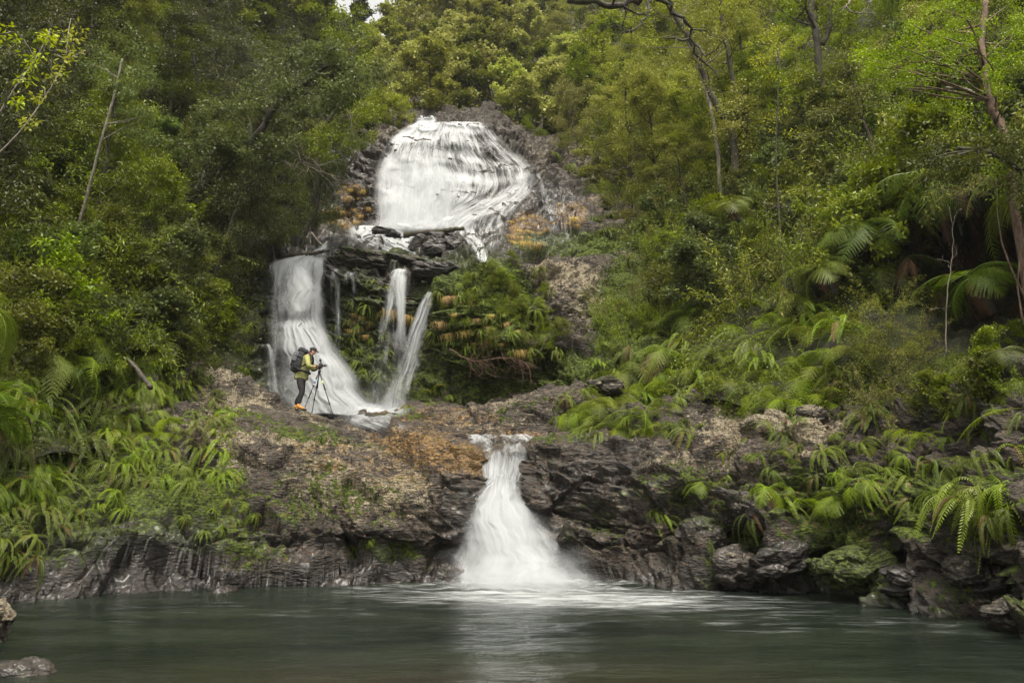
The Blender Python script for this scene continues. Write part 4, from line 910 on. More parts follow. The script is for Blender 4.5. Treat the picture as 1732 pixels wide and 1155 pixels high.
fall('water', 'white stream sliding over the ledge from the falls to the tripod', [
    (0, sheet([(688, 590, 705), (698, 575, 695), (706, 568, 680), (714, 580, 682), (722, 605, 694), (732, 640, 706)], 70, 50, dens=[.9, .7, .45, .4, .6, .4], soft=.3, onrock=(.10, 40), seed=71, botsoft=.3, jit=.02)),
    (0, sheet([(680, 590, 720, 23.3), (690, 570, 712, 22.9), (700, 575, 690, 22.4), (708, 585, 680, 22)], 50, 24, dens=.7, soft=.3, seed=72, topsoft=.4, botsoft=.4))], kind='structure')

# ------------------------------------------------------------------ boulders, logs and dead wood
def boulder(px, py, Y, size, label, seed, rot=0, moss=.4, lichen=.3, wet=.5, group=None, cut=1.0):
    bm = bmesh.new(); bmesh.ops.create_icosphere(bm, subdivisions=6, radius=1.0)
    V = np.array([v.co[:] for v in bm.verts]); Fc = np.array([[v.index for v in f.verts] for f in bm.faces]); bm.free()
    p = V + seed * 3.1; n = V.copy()
    a, e1 = facet(p, .95, seed); b, e2 = facet(p, .4, seed + 1)
    d = 1 + .42 * a + .22 * b + .10 * fbm(p * 1.5, 4) - .05 * sstep(.1, 0, e1) + .02 * fbm(p * 7, 3)
    V = V * d[:, None] * np.array(size) / 2; c, s = math.cos(rot), math.sin(rot); V = V @ np.array([[c, 0, s], [0, 1, 0], [-s, 0, c]]).T
    up = n[:, 2]
    o = mk('boulder', V, [Fc], [ROCK], attrs=dict(moss=moss * (.5 + .5 * np.clip(up, 0, 1)) + 0 * up, lichen=np.full(len(V), lichen), orange=0 * up, wet=np.full(len(V), wet)))
    o.location = P(px, py, Y); return tag(o, label, 'boulder', group)
boulder(745, 420, 29.5, (2.1, 1.8, 1.25), 'rounded dark wet boulder under the log below the upper cascade', 3, .1, .3, .1, .9)
boulder(838, 412, 28.6, (.55, .6, .95), 'small upright grey boulder at the foot of the right hand rivulet', 4, -.3, .1, .1, .9)
boulder(640, 444, 26.1, (2.9, 1.6, .85), 'long mossy brown slab on the lip left of the middle fall', 5, .18, .75, .5, .5)
boulder(745, 462, 25.4, (1.9, 1.2, .62), 'dark wet slab right of the middle fall lip', 6, .15, .3, .2, .9)
boulder(655, 397, 31.2, (1.3, .8, .5), 'low black rock parting the white apron below the upper cascade', 7, .1, .1, .0, 1)
boulder(830, 480, 24.2, (1.2, .9, .6), 'grey rock block above the green wall right of the arched fall', 8, -.5, .2, .6, .5)
boulder(1190, 905, 15.4, (.85, .7, .6), 'mossy block just above the pool, right of the lone fern', 9, .2, .7, .3, .7)
boulder(1248, 962, 14.9, (.85, .7, .65), 'pale faced boulder standing in the pool edge beside the mossy hollow', 10, .2, .2, .4, .5)
boulder(1325, 945, 14.3, (.9, .8, .6), 'brown wet boulder at the water below the hanging ferns', 12, -.2, .5, .2, .9)
boulder(1270, 865, 14.9, (1.1, .8, .5), 'tilted grey block jutting under the lower ferns', 13, .5, .5, .4, .6)
boulder(1445, 965, 13.2, (1.2, 1.0, .7), 'bright green moss covered boulder at the right water edge', 14, .1, 1.5, .0, .4)
boulder(1560, 985, 12.2, (1.1, .8, .5), 'dark boulder in the shadowed hollow at the right water edge', 15, .1, .4, .1, .9)
boulder(1640, 975, 11.2, (.75, .7, .55), 'grey cracked boulder below the big right fern', 16, .1, .4, .5, .5)
boulder(1715, 1040, 9.9, (.7, .6, .36), 'pale brown boulder at the far right edge of the pool', 17, .1, .3, .5, .6)
boulder(-6, 1052, 9.0, (.30, .3, .42), 'small pale stone standing at the left frame edge of the pool', 18, .1, .3, .9, .2)
boulder(25, 1150, 7.2, (.62, .5, .30), 'dark brown stone in the bottom left corner of the pool', 19, .1, .3, .4, .7)
boulder(1022, 655, 20.9, (1.1, .9, .5), 'pale grey rock among the ferns above the right ledge', 20, -.1, .5, .6, .4)
boulder(1290, 722, 16.4, (.9, .8, .5), 'pale lichened rock under the fern bank, right of centre', 21, 0, .1, 1.1, .2)
boulder(1372, 706, 15.5, (.55, .5, .4), 'small pinkish grey rock beside the shaded bank', 22, 0, .1, .9, .2)

def log(pts, r0, r1, label, mat=BARK, name='log', cat='log', nseg=9, jag=.12, twigs=0, seed=0):
    rs = np.random.RandomState(seed + 900); w = np.array([P(*p) for p in pts]); p = cr(w, 24); p += rs.normal(size=p.shape) * r0 * .10
    r = np.linspace(r0, r1, 24) * (1 + jag * rs.normal(size=24)); paths, radii = [p], [r]
    for k in range(twigs):
        i = rs.randint(6, 22); q = wander(p[i], unit(rs.normal(size=3) + (0, 0, .3)), .5 + rs.rand() * .8, 6, .35, rs); paths.append(q); radii.append(np.linspace(r[i] * .5, .004, 7))
    V, Q, T = tubes(paths, radii, nseg); o = mk(name, V, [Q, T], [mat]); return tag(o, label, cat)
log([(684, 397, 29.6), (735, 392, 29.2), (785, 386, 29.0)], .13, .07, 'dark driftwood log lying across the foot of the upper cascade')
log([(488, 432, 25.6), (520, 430, 25.2), (558, 423, 25.0)], .07, .05, 'dark log wedged in the lip of the left waterfall')
log([(527, 394, 26.6), (540, 410, 26.2), (549, 420, 26.0)], .045, .03, 'short slanting stick standing above the left waterfall lip', TWIG, 'stick', 'stick')
log([(625, 178, 43.5), (665, 192, 43), (705, 208, 42)], .13, .08, 'grey fallen trunk sloping down to the top of the cascade')
log([(255, 655, 16.0), (235, 628, 16.2), (215, 606, 16.4)], .05, .03, 'broken brown branch leaning among the left ferns', BARK, 'branch', 'branch')
log([(940, 700, 19.6), (941, 715, 19.5), (938, 728, 19.4)], .02, .015, 'thin upright reddish stub on the ledge above the lowest waterfall', BARK, 'stub', 'stub', jag=.3)

def bare_branch(pts, r0, label, seed, n=14, mat=TWIG, ln=1.0, cat='branch', name='bare_branch', bend=(0, 0, 0)):
    rs = np.random.RandomState(seed); w = np.array([P(*p) for p in pts]); p = cr(w, 30); p[1:] += rs.normal(size=p[1:].shape) * r0 * .5
    paths, radii = [p], [np.linspace(r0, r0 * .3, 30)]
    for k in range(n):
        i = rs.randint(6, 29); d = unit(unit(p[min(i + 1, 29)] - p[i - 1]) + rs.normal(size=3) * .7 + np.array(bend)); q = wander(p[i], d, ln * (.4 + rs.rand()), 7, .28, rs)
        paths.append(q); radii.append(np.linspace(r0 * .38, .004, 8))
        for j in range(2):
            m = rs.randint(2, 7); q2 = wander(q[m], unit(d + rs.normal(size=3) * .7), ln * .45, 5, .3, rs); paths.append(q2); radii.append(np.linspace(r0 * .16, .003, 6))
    V, Q, T = tubes(paths, radii, 5); o = mk(name, V, [Q, T], [mat]); return tag(o, label, cat)
bare_branch([(486, 222, 24.0), (505, 262, 23.7), (528, 285, 23.5), (575, 300, 23.3)], .035, 'tangle of bleached bare branches hanging left of the upper cascade', 1, 18)
bare_branch([(575, 170, 26), (590, 190, 25.8), (596, 220, 25.6), (588, 240, 25.6)], .025, 'small bleached twig spray hanging below the left crown', 2, 10, ln=.6)
bare_branch([(960, 0, 19), (1050, 8, 19), (1100, -6, 19.3), (1150, 30, 19.8), (1185, 100, 20.5)], .10, 'dark crooked limb reaching in along the top edge', 3, 16, BARK, 1.1)
bare_branch([(1100, -4, 19.2), (1092, 30, 19), (1068, 54, 18.9), (1040, 42, 18.8)], .05, 'curled dark branch hanging from the limb at the top', 4, 8, BARK, .7)
bare_branch([(1440, 0, 17), (1433, 15, 17), (1455, 22, 17), (1480, -5, 17)], .03, 'short white dead twig at the top right', 5, 6, BARKP, .4)
bare_branch([(1060, 285, 34), (1085, 262, 33.6), (1115, 280, 33.5)], .04, 'pale bare branches in the shrubs right of the cascade', 6, 14)
bare_branch([(1290, 345, 21.5), (1315, 352, 21.4), (1340, 350, 21.3)], .05, 'crooked dark dead branch lying in the right bank scrub', 7, 6, BARK, .3)
bare_branch([(760, 590, 22.6), (800, 610, 22.3), (860, 605, 22.3), (900, 620, 22.3)], .02, 'reddish brown dead roots hanging in the hollow of the green wall', 8, 40, bark_material('root_brown', (.05, .028, .018), (.13, .075, .045), 0), .7, bend=(0, 0, -.4), name='hanging_roots', cat='roots')
bare_branch([(1600, 600, 13.4), (1602, 500, 13.3), (1612, 420, 13.4), (1606, 350, 13.5)], .012, 'thin hanging vine in the dark right hollow', 9, 5, TWIG, .3, name='vine', cat='vine')

# ------------------------------------------------------------------ single trees one can pick out
def custom_tree(pts, r0, r1, label, bark=BARK, crown=None, mat='mid', L=.09, w=.03, nl=100, seed=0, clr=.45, limbs=6, name='tree', flat=.6, grounded=True):
    """trunk through pixel/depth points; crown = list of (px, py, rx, ry, Y, n) cluster fields"""
    rs = np.random.RandomState(seed + 300); wpt = np.array([P(*p) for p in pts]); g = drop(wpt[0][0], wpt[0][1], wpt[0][2] + .5)
    if g is not None and grounded and g.z < wpt[0][2] and wpt[0][2] - g.z < 9: wpt = np.concatenate([[np.array(g) - (0, 0, .3)], wpt])
    p = cr(wpt, 28); p[1:-1] += rs.normal(size=p[1:-1].shape) * r0 * .15
    o = empty(name, p[0]); base = p[0]; paths, radii = [p - base], [np.linspace(r0, r1, 28)]; C = []
    for cx, cy_, rx, ry, Yc, n in (crown or []):
        for k in range(n):
            a = rs.rand() * 6.283; r = rs.rand() ** .55; C.append(P(cx + rx * r * math.cos(a), cy_ + ry * r * math.sin(a), Yc + rs.normal() * .55))
    if C:
        C = np.array(C)
        for c in C[rs.permutation(len(C))[:max(limbs, len(C) // 5)]]:
            d = np.linalg.norm(p - c, axis=1); i = int(np.clip(np.argmin(d) - 3, 0, 27)); q = cr(np.array([p[i], (p[i] + c) / 2 + rs.normal(size=3) * .15, c]), 7)
            paths.append(q - base); radii.append(np.linspace(r1 * .38 + .005, .004, 7))
    V, Q, T = tubes(paths, radii, 8); mk('trunk', V, [Q, T], [bark], parent=o)
    if len(C):
        V, Q, ti = clumps(C - base, clr * (.6 + .7 * rs.rand(len(C))), nl, L, w, flat, .15, rs); mk('crown', V, [Q], [LM[mat]], smooth=False, attrs=dict(tint=ti), parent=o)
    return tag(o, label, 'tree')
custom_tree([(290, 365, 25), (360, 300, 24.4), (430, 232, 23.8), (480, 165, 23.4), (560, 110, 23.2)], .17, .06, 'leaning mossy tree with glossy crown reaching over the dark left hollow',
    crown=[(430, 200, 95, 60, 23.4, 42), (530, 130, 85, 60, 23.2, 46), (590, 110, 55, 65, 23.6, 30), (350, 250, 55, 40, 24, 16), (470, 260, 40, 30, 23.4, 8)], mat='blue', L=.10, w=.036, clr=.38, seed=1)
custom_tree([(540, 250, 27.5), (560, 200, 27), (590, 140, 26.8), (600, 60, 26.8)], .12, .04, 'bright yellow green crown at the opening, left of the cascade',
    crown=[(600, 170, 45, 75, 26.6, 36), (585, 70, 55, 60, 27, 24), (560, 240, 45, 40, 26.4, 16)], mat='bright', L=.09, w=.03, clr=.42, seed=2)
custom_tree([(132, 388, 18.6), (150, 320, 18.4), (172, 235, 18.2), (192, 165, 18.1), (207, 100, 18)], .042, .025, 'slim bleached leaning trunk on the left bank', BARKP,
    crown=[(215, 110, 60, 60, 18.3, 26), (240, 190, 35, 60, 18.6, 12)], mat='blue', L=.07, w=.02, clr=.3, seed=3)
custom_tree([(-10, 205, 9.5), (25, 150, 9.6), (60, 100, 9.7), (85, 55, 9.8)], .012, .005, 'thin sapling with bright yellow green leaves at the left edge', BARKP,
    crown=[(20, 165, 16, 10, 9.55, 3), (40, 130, 16, 10, 9.6, 3), (62, 97, 16, 12, 9.7, 4), (88, 60, 22, 12, 9.8, 5), (12, 60, 22, 16, 9.9, 5)], mat='yellow', L=.075, w=.016, clr=.11, nl=15, seed=4, name='sapling')
custom_tree([(-5, 262, 9.4), (40, 215, 9.5), (85, 150, 9.7), (120, 85, 9.9)], .010, .004, 'second thin sapling with scattered bright leaves, right of the first at left', BARKP,
    crown=[(45, 205, 12, 10, 9.55, 3), (70, 165, 14, 10, 9.6, 3), (95, 125, 16, 12, 9.7, 4), (118, 90, 22, 12, 9.8, 4), (125, 60, 22, 12, 9.9, 4)], mat='yellow', L=.075, w=.016, clr=.11, nl=14, seed=5, name='sapling')
custom_tree([(1262, 238, 29), (1250, 180, 28.8), (1235, 110, 28.6), (1222, 40, 28.4), (1215, -80, 28.4)], .12, .08, 'dark straight trunk on the right bank with mossy bark', crown=[(1230, 0, 110, 60, 28.4, 34), (1250, 200, 60, 60, 28, 16)], mat='olive', seed=6)
custom_tree([(1212, 235, 28.2), (1200, 180, 28.2), (1180, 110, 28.2), (1140, 20, 28), (1095, -60, 28)], .08, .05, 'slanting pale barked trunk left of the dark straight one', BARKP, crown=[(1120, -10, 130, 50, 28, 34), (1060, 60, 60, 40, 28, 14)], mat='olive', seed=7)
custom_tree([(1240, 230, 27.6), (1205, 170, 27.4), (1175, 80, 27.2), (1120, -5, 27)], .15, .09, 'thick moss clad leaning trunk behind the two slim right trunks', crown=[(1170, 60, 60, 60, 27.2, 18), (1220, 190, 50, 50, 27, 12)], mat='olive', seed=8)
custom_tree([(1385, 110, 26), (1380, 60, 26), (1372, 10, 26), (1368, -80, 26)], .15, .11, 'dark double trunk at the top right of centre', crown=[(1380, -10, 90, 40, 26, 20), (1400, 130, 70, 50, 25.6, 20)], mat='mid', seed=9)
custom_tree([(1392, 75, 25.8), (1405, 40, 25.7), (1398, -10, 25.8)], .09, .06, 'curved side stem forking from the dark trunk at the top', crown=[(1420, 10, 40, 30, 25.8, 8)], mat='mid', seed=10, grounded=False)
custom_tree([(1702, 252, 14.0), (1685, 200, 14), (1668, 150, 14), (1660, 80, 14), (1668, 0, 14)], .09, .05, 'reddish barked tree with a small leaved crown at the right', bark_material('bark_red', (.06, .035, .022), (.20, .13, .09), .4),
    crown=[(1540, 95, 90, 60, 14, 46), (1640, 60, 110, 70, 14.1, 60), (1720, 290, 60, 50, 13.8, 20), (1720, 120, 60, 70, 14.2, 24), (1480, 120, 50, 40, 14, 14), (1600, 170, 60, 30, 14.2, 12)], mat='bright', L=.045, w=.014, clr=.20, nl=80, seed=11)
custom_tree([(1316, 345, 20), (1313, 250, 19.8), (1316, 150, 19.6), (1318, 80, 19.6)], .028, .012, 'slim straight sapling with airy yellow green leaves on the right bank', BARK,
    crown=[(1316, 80, 50, 40, 19.6, 20), (1290, 130, 60, 30, 19.6, 12), (1325, 190, 30, 50, 19.6, 6)], mat='yellow', L=.055, w=.018, clr=.22, nl=26, seed=12, name='sapling')
custom_tree([(1600, 150, 14), (1632, 152, 13.9), (1655, 165, 14)], .035, .04, 'crooked bare side limb of the right hand tree', BARKP, name='limb', seed=13, grounded=False)

custom_tree([(1745, 340, 13.6), (1735, 300, 13.2), (1690, 265, 12.8), (1620, 250, 12.6)], .06, .03, 'dense dark foliage added overhanging and shading the black hollow at right',
    crown=[(1650, 255, 90, 36, 12.8, 34), (1730, 250, 60, 50, 12.9, 22), (1580, 290, 50, 26, 13.2, 14), (1750, 330, 40, 40, 13.2, 12)], mat='dark', L=.06, w=.016, clr=.22, nl=90, seed=21, name='shrub')  # fern-like overhang added so that its shade deepens the hollow
# past 300 ferns the smallest in the picture become one uncounted cover
fl = sorted([i for i in ITEMS if i[1] == 'fern'], key=lambda i: -i[6] / i[0].location.y)
rest = fl[292:]
if rest:
    bpy.context.view_layer.update(); VV, QQ, TT, off = [], [], [], 0
    for it in rest:
        o = it[0]; me = o.data; v = np.empty(len(me.vertices) * 3, np.float32); me.vertices.foreach_get('co', v); M = np.array(o.matrix_world)
        f = np.empty(len(me.loops), np.int32); me.loops.foreach_get('vertex_index', f); tt = np.empty(len(me.vertices), np.float32); me.attributes['tint'].data.foreach_get('value', tt)
        VV.append(v.reshape(-1, 3) @ M[:3, :3].T + M[:3, 3]); QQ.append(f.reshape(-1, 4) + off); TT.append(tt); off += len(tt); bpy.data.objects.remove(o)
    ITEMS = [i for i in ITEMS if i not in rest]
    tag(mk('fern_cover', np.concatenate(VV), [np.concatenate(QQ)], [LM['fern']], smooth=False, attrs=dict(tint=np.concatenate(TT))), 'small distant ferns covering the walls and banks', 'ferns', kind='stuff')
print('COUNTS', {k: sum(1 for i in ITEMS if i[1] == k) for k in set(i[1] for i in ITEMS)})
# ------------------------------------------------------------------ damp air of the gorge
hb = bmesh.new(); bbox_lo, bbox_hi = Vector((-75, -22, -3)), Vector((85, 170, 130))
bmesh.ops.create_cube(hb, size=1, matrix=Matrix.Translation((bbox_lo + bbox_hi) / 2) @ Matrix.Diagonal((*(bbox_hi - bbox_lo), 1)))
hm = bpy.data.meshes.new('haze'); hb.to_mesh(hm); hb.free(); ht = NT('haze_air')
pv = ht.n('VolumePrincipled'); pv.inputs['Color'].default_value = (.9, .92, .95, 1); pv.inputs['Density'].default_value = .0003; pv.inputs['Anisotropy'].default_value = .2
ho = ht.n('OutputMaterial'); ht.set(ho.inputs['Volume'], pv); hm.materials.append(ht.m)
haze = bpy.data.objects.new('haze', hm); COL.objects.link(haze); tag(haze, 'thin damp haze filling the gorge', kind='stuff')
# ------------------------------------------------------------------ photographer
def simple(name, col, rough=.7, spec=.4, metal=0.0, nz=0.0):
    t = NT(name); c = col
    if nz:
        n = t.noise(t.n('TexCoord').outputs['Object'], nz, 4); c = t.mix(t.ramp(n, .3, .7), tuple(x * .75 for x in col), tuple(min(1, x * 1.2) for x in col))
    pr = t.n('BsdfPrincipled', {'Base Color': c, 'Roughness': rough}); pr.inputs['Specular IOR Level'].default_value = spec; pr.inputs['Metallic'].default_value = metal
    return t.out(pr)
SKIN = simple('skin', (.50, .27, .19), .5); JACK = simple('jacket_lime', (.28, .28, .095), .75, nz=12); TROU = simple('trousers_black', (.016, .014, .016), .8, nz=14)
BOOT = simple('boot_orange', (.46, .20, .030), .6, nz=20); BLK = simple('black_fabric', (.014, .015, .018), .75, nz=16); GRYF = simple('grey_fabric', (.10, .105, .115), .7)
HAIRM = simple('hair_dark', (.02, .013, .01), .6); MET = simple('black_metal', (.02, .02, .022), .35); SILV = simple('silver_metal', (.40, .41, .43), .3, metal=.8)
GLAS = simple('lens_glass', (.02, .03, .05), .05, .8); REDM = simple('red_trim', (.35, .06, .05), .5); YELM = simple('yellow_band', (.5, .5, .12), .5); BLUEM = simple('blue_band', (.25, .45, .7), .5)
def skinmesh(name, verts, edges, mat, parent=None, sub=2, root=0):
    """verts: (x, y, z, rx[, ry])"""
    me = bpy.data.meshes.new(name); me.from_pydata([v[:3] for v in verts], edges, []); o = bpy.data.objects.new(name, me); COL.objects.link(o)
    m = o.modifiers.new('Skin', 'SKIN'); m.use_smooth_shade = True; m.branch_smoothing = .3
    for i, v in enumerate(verts): me.skin_vertices[0].data[i].radius = (v[3], v[4] if len(v) > 4 else v[3])
    me.skin_vertices[0].data[root].use_root = True
    s = o.modifiers.new('Sub', 'SUBSURF'); s.levels = s.render_levels = sub
    dg = bpy.context.evaluated_depsgraph_get(); me2 = bpy.data.meshes.new_from_object(o.evaluated_get(dg)); o.modifiers.clear(); o.data = me2
    me2.materials.clear(); me2.materials.append(mat)
    for p in me2.polygons: p.use_smooth = True
    o.parent = parent; return o
def bmobj(name, bm, mat, parent=None, smooth=True, bev=0):
    if bev: bmesh.ops.bevel(bm, geom=bm.edges[:], offset=bev, segments=2, affect='EDGES', profile=.6)
    me = bpy.data.meshes.new(name); bm.to_mesh(me); bm.free(); me.materials.append(mat)
    for p in me.polygons: p.use_smooth = smooth
    o = bpy.data.objects.new(name, me); COL.objects.link(o); o.parent = parent; return o
def bbox(bm, c, s, rot=None):
    M = Matrix.Translation(c) @ (rot or Matrix.Identity(4)) @ Matrix.Diagonal((s[0], s[1], s[2], 1)); bmesh.ops.create_cube(bm, size=1, matrix=M)
def bsph(bm, c, s, rot=None, u=20, v=14):
    M = Matrix.Translation(c) @ (rot or Matrix.Identity(4)) @ Matrix.Diagonal((s[0], s[1], s[2], 1)); bmesh.ops.create_uvsphere(bm, u_segments=u, v_segments=v, radius=1, matrix=M)
def bcyl(bm, a, b, r, r2=None, n=12):
    a, b = Vector(a), Vector(b); d = b - a; M = Matrix.Translation((a + b) / 2) @ d.to_track_quat('Z', 'Y').to_matrix().to_4x4()
    bmesh.ops.create_cone(bm, cap_ends=True, segments=n, radius1=r, radius2=r if r2 is None else r2, depth=d.length, matrix=M)
RY = lambda a: Matrix.Rotation(a, 4, 'Y')
man_at = Vector(P(505, 694, 21.0)); g = drop(man_at.x, man_at.y)
man = empty('person', man_at)
tag(man, 'photographer in lime jacket, black trousers and orange boots bending to a tripod camera', 'person')
hp = .10
Vb = [(.02, 0, .93, .13, .15), (.06, 0, 1.12, .12, .15), (.12, 0, 1.32, .12, .17), (.19, 0, 1.45, .07, .12), (.235, 0, 1.51, .052), (.28, 0, 1.555, .065, .06),
      (.315, 0, 1.60, .098, .078), (.325, 0, 1.655, .075, .07), (.385, 0, 1.575, .035, .03)]
Eb = [(0, 1), (1, 2), (2, 3), (3, 4), (4, 5), (5, 6), (6, 7), (5, 8)]
for s, kx, fx in ((-1, .06, .03), (1, .02, -.09)):
    i = len(Vb); Vb += [(.02, s * .07, .80, .070), (kx + .02, s * .105, .50, .058), (fx - .01, s * .11, .12, .040), (fx + .08, s * .115, .045, .040, .03)]
    Eb += [(0, i), (i, i + 1), (i + 1, i + 2), (i + 2, i + 3)]
    i = len(Vb); hx = .42 if s < 0 else .47
    Vb += [(.18, s * .18, 1.41, .055), (.26, s * .235, 1.15, .042), (hx - .06, s * .11, 1.155, .030), (hx, s * .075, 1.175, .034, .018)]
    Eb += [(3, i), (i, i + 1), (i + 1, i + 2), (i + 2, i + 3)]
    for k in range(4):
        j = len(Vb); dz = .028 - k * .019; ln = (.040, .045, .042, .032)[k]
        Vb += [(hx + .045, s * (.072), 1.180 + dz, .0095), (hx + .045 + ln * .6, s * .055, 1.183 + dz, .0088), (hx + .045 + ln * .7, s * (.055 - ln * .6), 1.182 + dz, .008)]
        Eb += [(i + 3, j), (j, j + 1), (j + 1, j + 2)]
    j = len(Vb); Vb += [(hx + .012, s * .052, 1.200, .011), (hx + .035, s * .03, 1.212, .009)]; Eb += [(i + 3, j), (j, j + 1)]
skinmesh('body', Vb, Eb, SKIN, man)
bm = bmesh.new()      # gloves follow the hands
for s, hx in ((-1, .42), (1, .47)): bsph(bm, (hx, s * .073, 1.178), (.052, .030, .045)); bsph(bm, (hx + .06, s * .055, 1.18), (.03, .022, .042))
bmobj('gloves', bm, BLK, man)
Vj = [(.015, 0, .80, .160, .20), (.02, 0, .86, .165, .21), (.03, 0, .98, .155, .20), (.07, 0, 1.14, .145, .19), (.12, 0, 1.30, .145, .20), (.18, 0, 1.43, .10, .15), (.215, 0, 1.485, .070, .072)]
Ej = [(i, i + 1) for i in range(6)]
for s, hx in ((-1, .42), (1, .47)):
    i = len(Vj); Vj += [(.18, s * .17, 1.41, .085), (.225, s * .225, 1.28, .080), (.265, s * .245, 1.13, .074), (.32, s * .185, 1.135, .062), (hx - .05, s * .105, 1.16, .046)]
    Ej += [(5, i), (i, i + 1), (i + 1, i + 2), (i + 2, i + 3), (i + 3, i + 4)]
skinmesh('jacket', Vj, Ej, JACK, man)
Vt = [(.02, 0, .93, .13, .15), (.02, 0, .84, .12, .13)]; Et = [(0, 1)]
for s, kx, fx in ((-1, .06, .03), (1, .02, -.09)):
    i = len(Vt); Vt += [(.02, s * .085, .75, .115, .105), (kx + .015, s * .10, .56, .082), (kx + .03, s * .105, .49, .078), (fx + .02, s * .11, .30, .070), (fx - .01, s * .11, .15, .060)]
    Et += [(1, i), (i, i + 1), (i + 1, i + 2), (i + 2, i + 3), (i + 3, i + 4)]
skinmesh('trousers', Vt, Et, TROU, man)
for s, fx in ((-1, .03), (1, -.09)):
    b = skinmesh('boot', [(fx - .01, s * .11, .17, .064), (fx - .015, s * .11, .08, .062), (fx + .05, s * .112, .055, .055, .045), (fx + .13, s * .116, .043, .046, .036), (fx + .175, s * .118, .038, .034, .026)], [(0, 1), (1, 2), (2, 3), (3, 4)], BOOT, man)
    bm = bmesh.new(); bbox(bm, (fx + .06, s * .113, .008), (.30, .095, .03)); sole = bmobj('sole', bm, BLK, b, bev=.01)
bm = bmesh.new(); bsph(bm, (.305, 0, 1.635), (.105, .092, .075), RY(.25)); 
for v in list(bm.verts):
    if v.co.z < 1.618 - (v.co.x - .305) * .3: v.co.z = 1.618 - (v.co.x - .305) * .3
bm2 = bmesh.new(); bsph(bm, (.405, 0, 1.602), (.075, .068, .010), RY(.5)); bmobj('cap', bm, BLK, man); bm2.free()
bm = bmesh.new(); bsph(bm, (.262, 0, 1.585), (.062, .074, .058)); bmobj('hair', bm, HAIRM, man)
for s in (-1, 1):
    bm = bmesh.new(); bsph(bm, (.305, s * .078, 1.578), (.017, .009, .027), RY(-.2)); bmobj('ear', bm, SKIN, man)
    bm = bmesh.new(); bsph(bm, (.392, s * .030, 1.596), (.008, .011, .008)); bmobj('eye', bm, HAIRM, man)
bm = bmesh.new(); bsph(bm, (.415, 0, 1.572), (.020, .013, .022), RY(.3)); bmobj('nose', bm, SKIN, man)
bm = bmesh.new(); bsph(bm, (.398, 0, 1.537), (.008, .024, .006)); bmobj('mouth', bm, REDM, man)
# backpack hangs from his shoulders
bp = empty('backpack', man_at + Vector((-.12, 0, .98))); tag(bp, 'large black hiking backpack worn by the photographer', 'backpack')
def softbox(name, c, s, rot, mat, parent, p=.55, nz=.012, seed=1):
    bm = bmesh.new(); bmesh.ops.create_cube(bm, size=2); bmesh.ops.subdivide_edges(bm, edges=bm.edges[:], cuts=9, use_grid_fill=True)
    V = np.array([v.co[:] for v in bm.verts]); sp_ = V / np.linalg.norm(V, axis=1)[:, None]; V = V * (1 - p) + sp_ * p * 1.15; V = V * np.array(s) / 2; V += (nz * fbm(V * 14 + seed, 3))[:, None] * sp_
    for v, q in zip(bm.verts, V): v.co = q
    bm.transform(Matrix.Translation(c) @ rot); return bmobj(name, bm, mat, parent)
r = RY(.34); o0 = Vector((-.12, 0, .98))
L_ = lambda x, y, z: Vector((x, y, z)) - o0
softbox('pack_body', L_(-.055, 0, 1.33), (.25, .34, .56), r, BLK, bp); softbox('lid', L_(.045, 0, 1.60), (.24, .30, .15), RY(.45), BLK, bp, seed=2)
softbox('front_pocket', L_(-.185, 0, 1.33), (.11, .25, .34), r, BLK, bp, seed=3); softbox('side_pocket', L_(-.05, -.175, 1.22), (.17, .07, .26), r, BLK, bp, seed=4); softbox('side_pocket', L_(-.05, .175, 1.22), (.17, .07, .26), r, BLK, bp, seed=5)
softbox('mesh_panel', L_(-.13, -.172, 1.43), (.13, .035, .26), r, GRYF, bp, .3, .004); softbox('base_compartment', L_(-.13, 0, 1.11), (.24, .33, .20), r, BLK, bp, seed=6)
def strap(name, pts, wd, mat, parent):
    p = cr(np.array(pts, float), 16); V, Q, T = tubes([p], [np.full(16, wd)], 8); V2 = V; return mk(name, V2, [Q, T], [mat], parent=parent)
for s in (-1, 1): strap('shoulder_strap', [L_(.02, s * .12, 1.53), L_(.16, s * .13, 1.56), L_(.27, s * .12, 1.46), L_(.27, s * .16, 1.30), L_(.12, s * .20, 1.18), L_(-.02, s * .17, 1.12)], .022, BLK, bp)
strap('hip_belt', [L_(-.08, -.16, 1.10), L_(.02, -.215, 1.06), L_(.14, -.19, 1.02), L_(.215, -.10, 1.0), L_(.235, 0, 1.0), L_(.215, .10, 1.0), L_(.10, .20, 1.04), L_(-.08, .16, 1.10)], .032, BLK, bp)
strap('loose_strap', [L_(.17, -.19, 1.04), L_(.235, -.20, .98), L_(.25, -.20, .88), L_(.235, -.20, .80)], .014, BLK, bp)
strap('compression_strap', [L_(-.19, -.15, 1.50), L_(-.09, -.20, 1.46), L_(.04, -.19, 1.42)], .012, GRYF, bp)
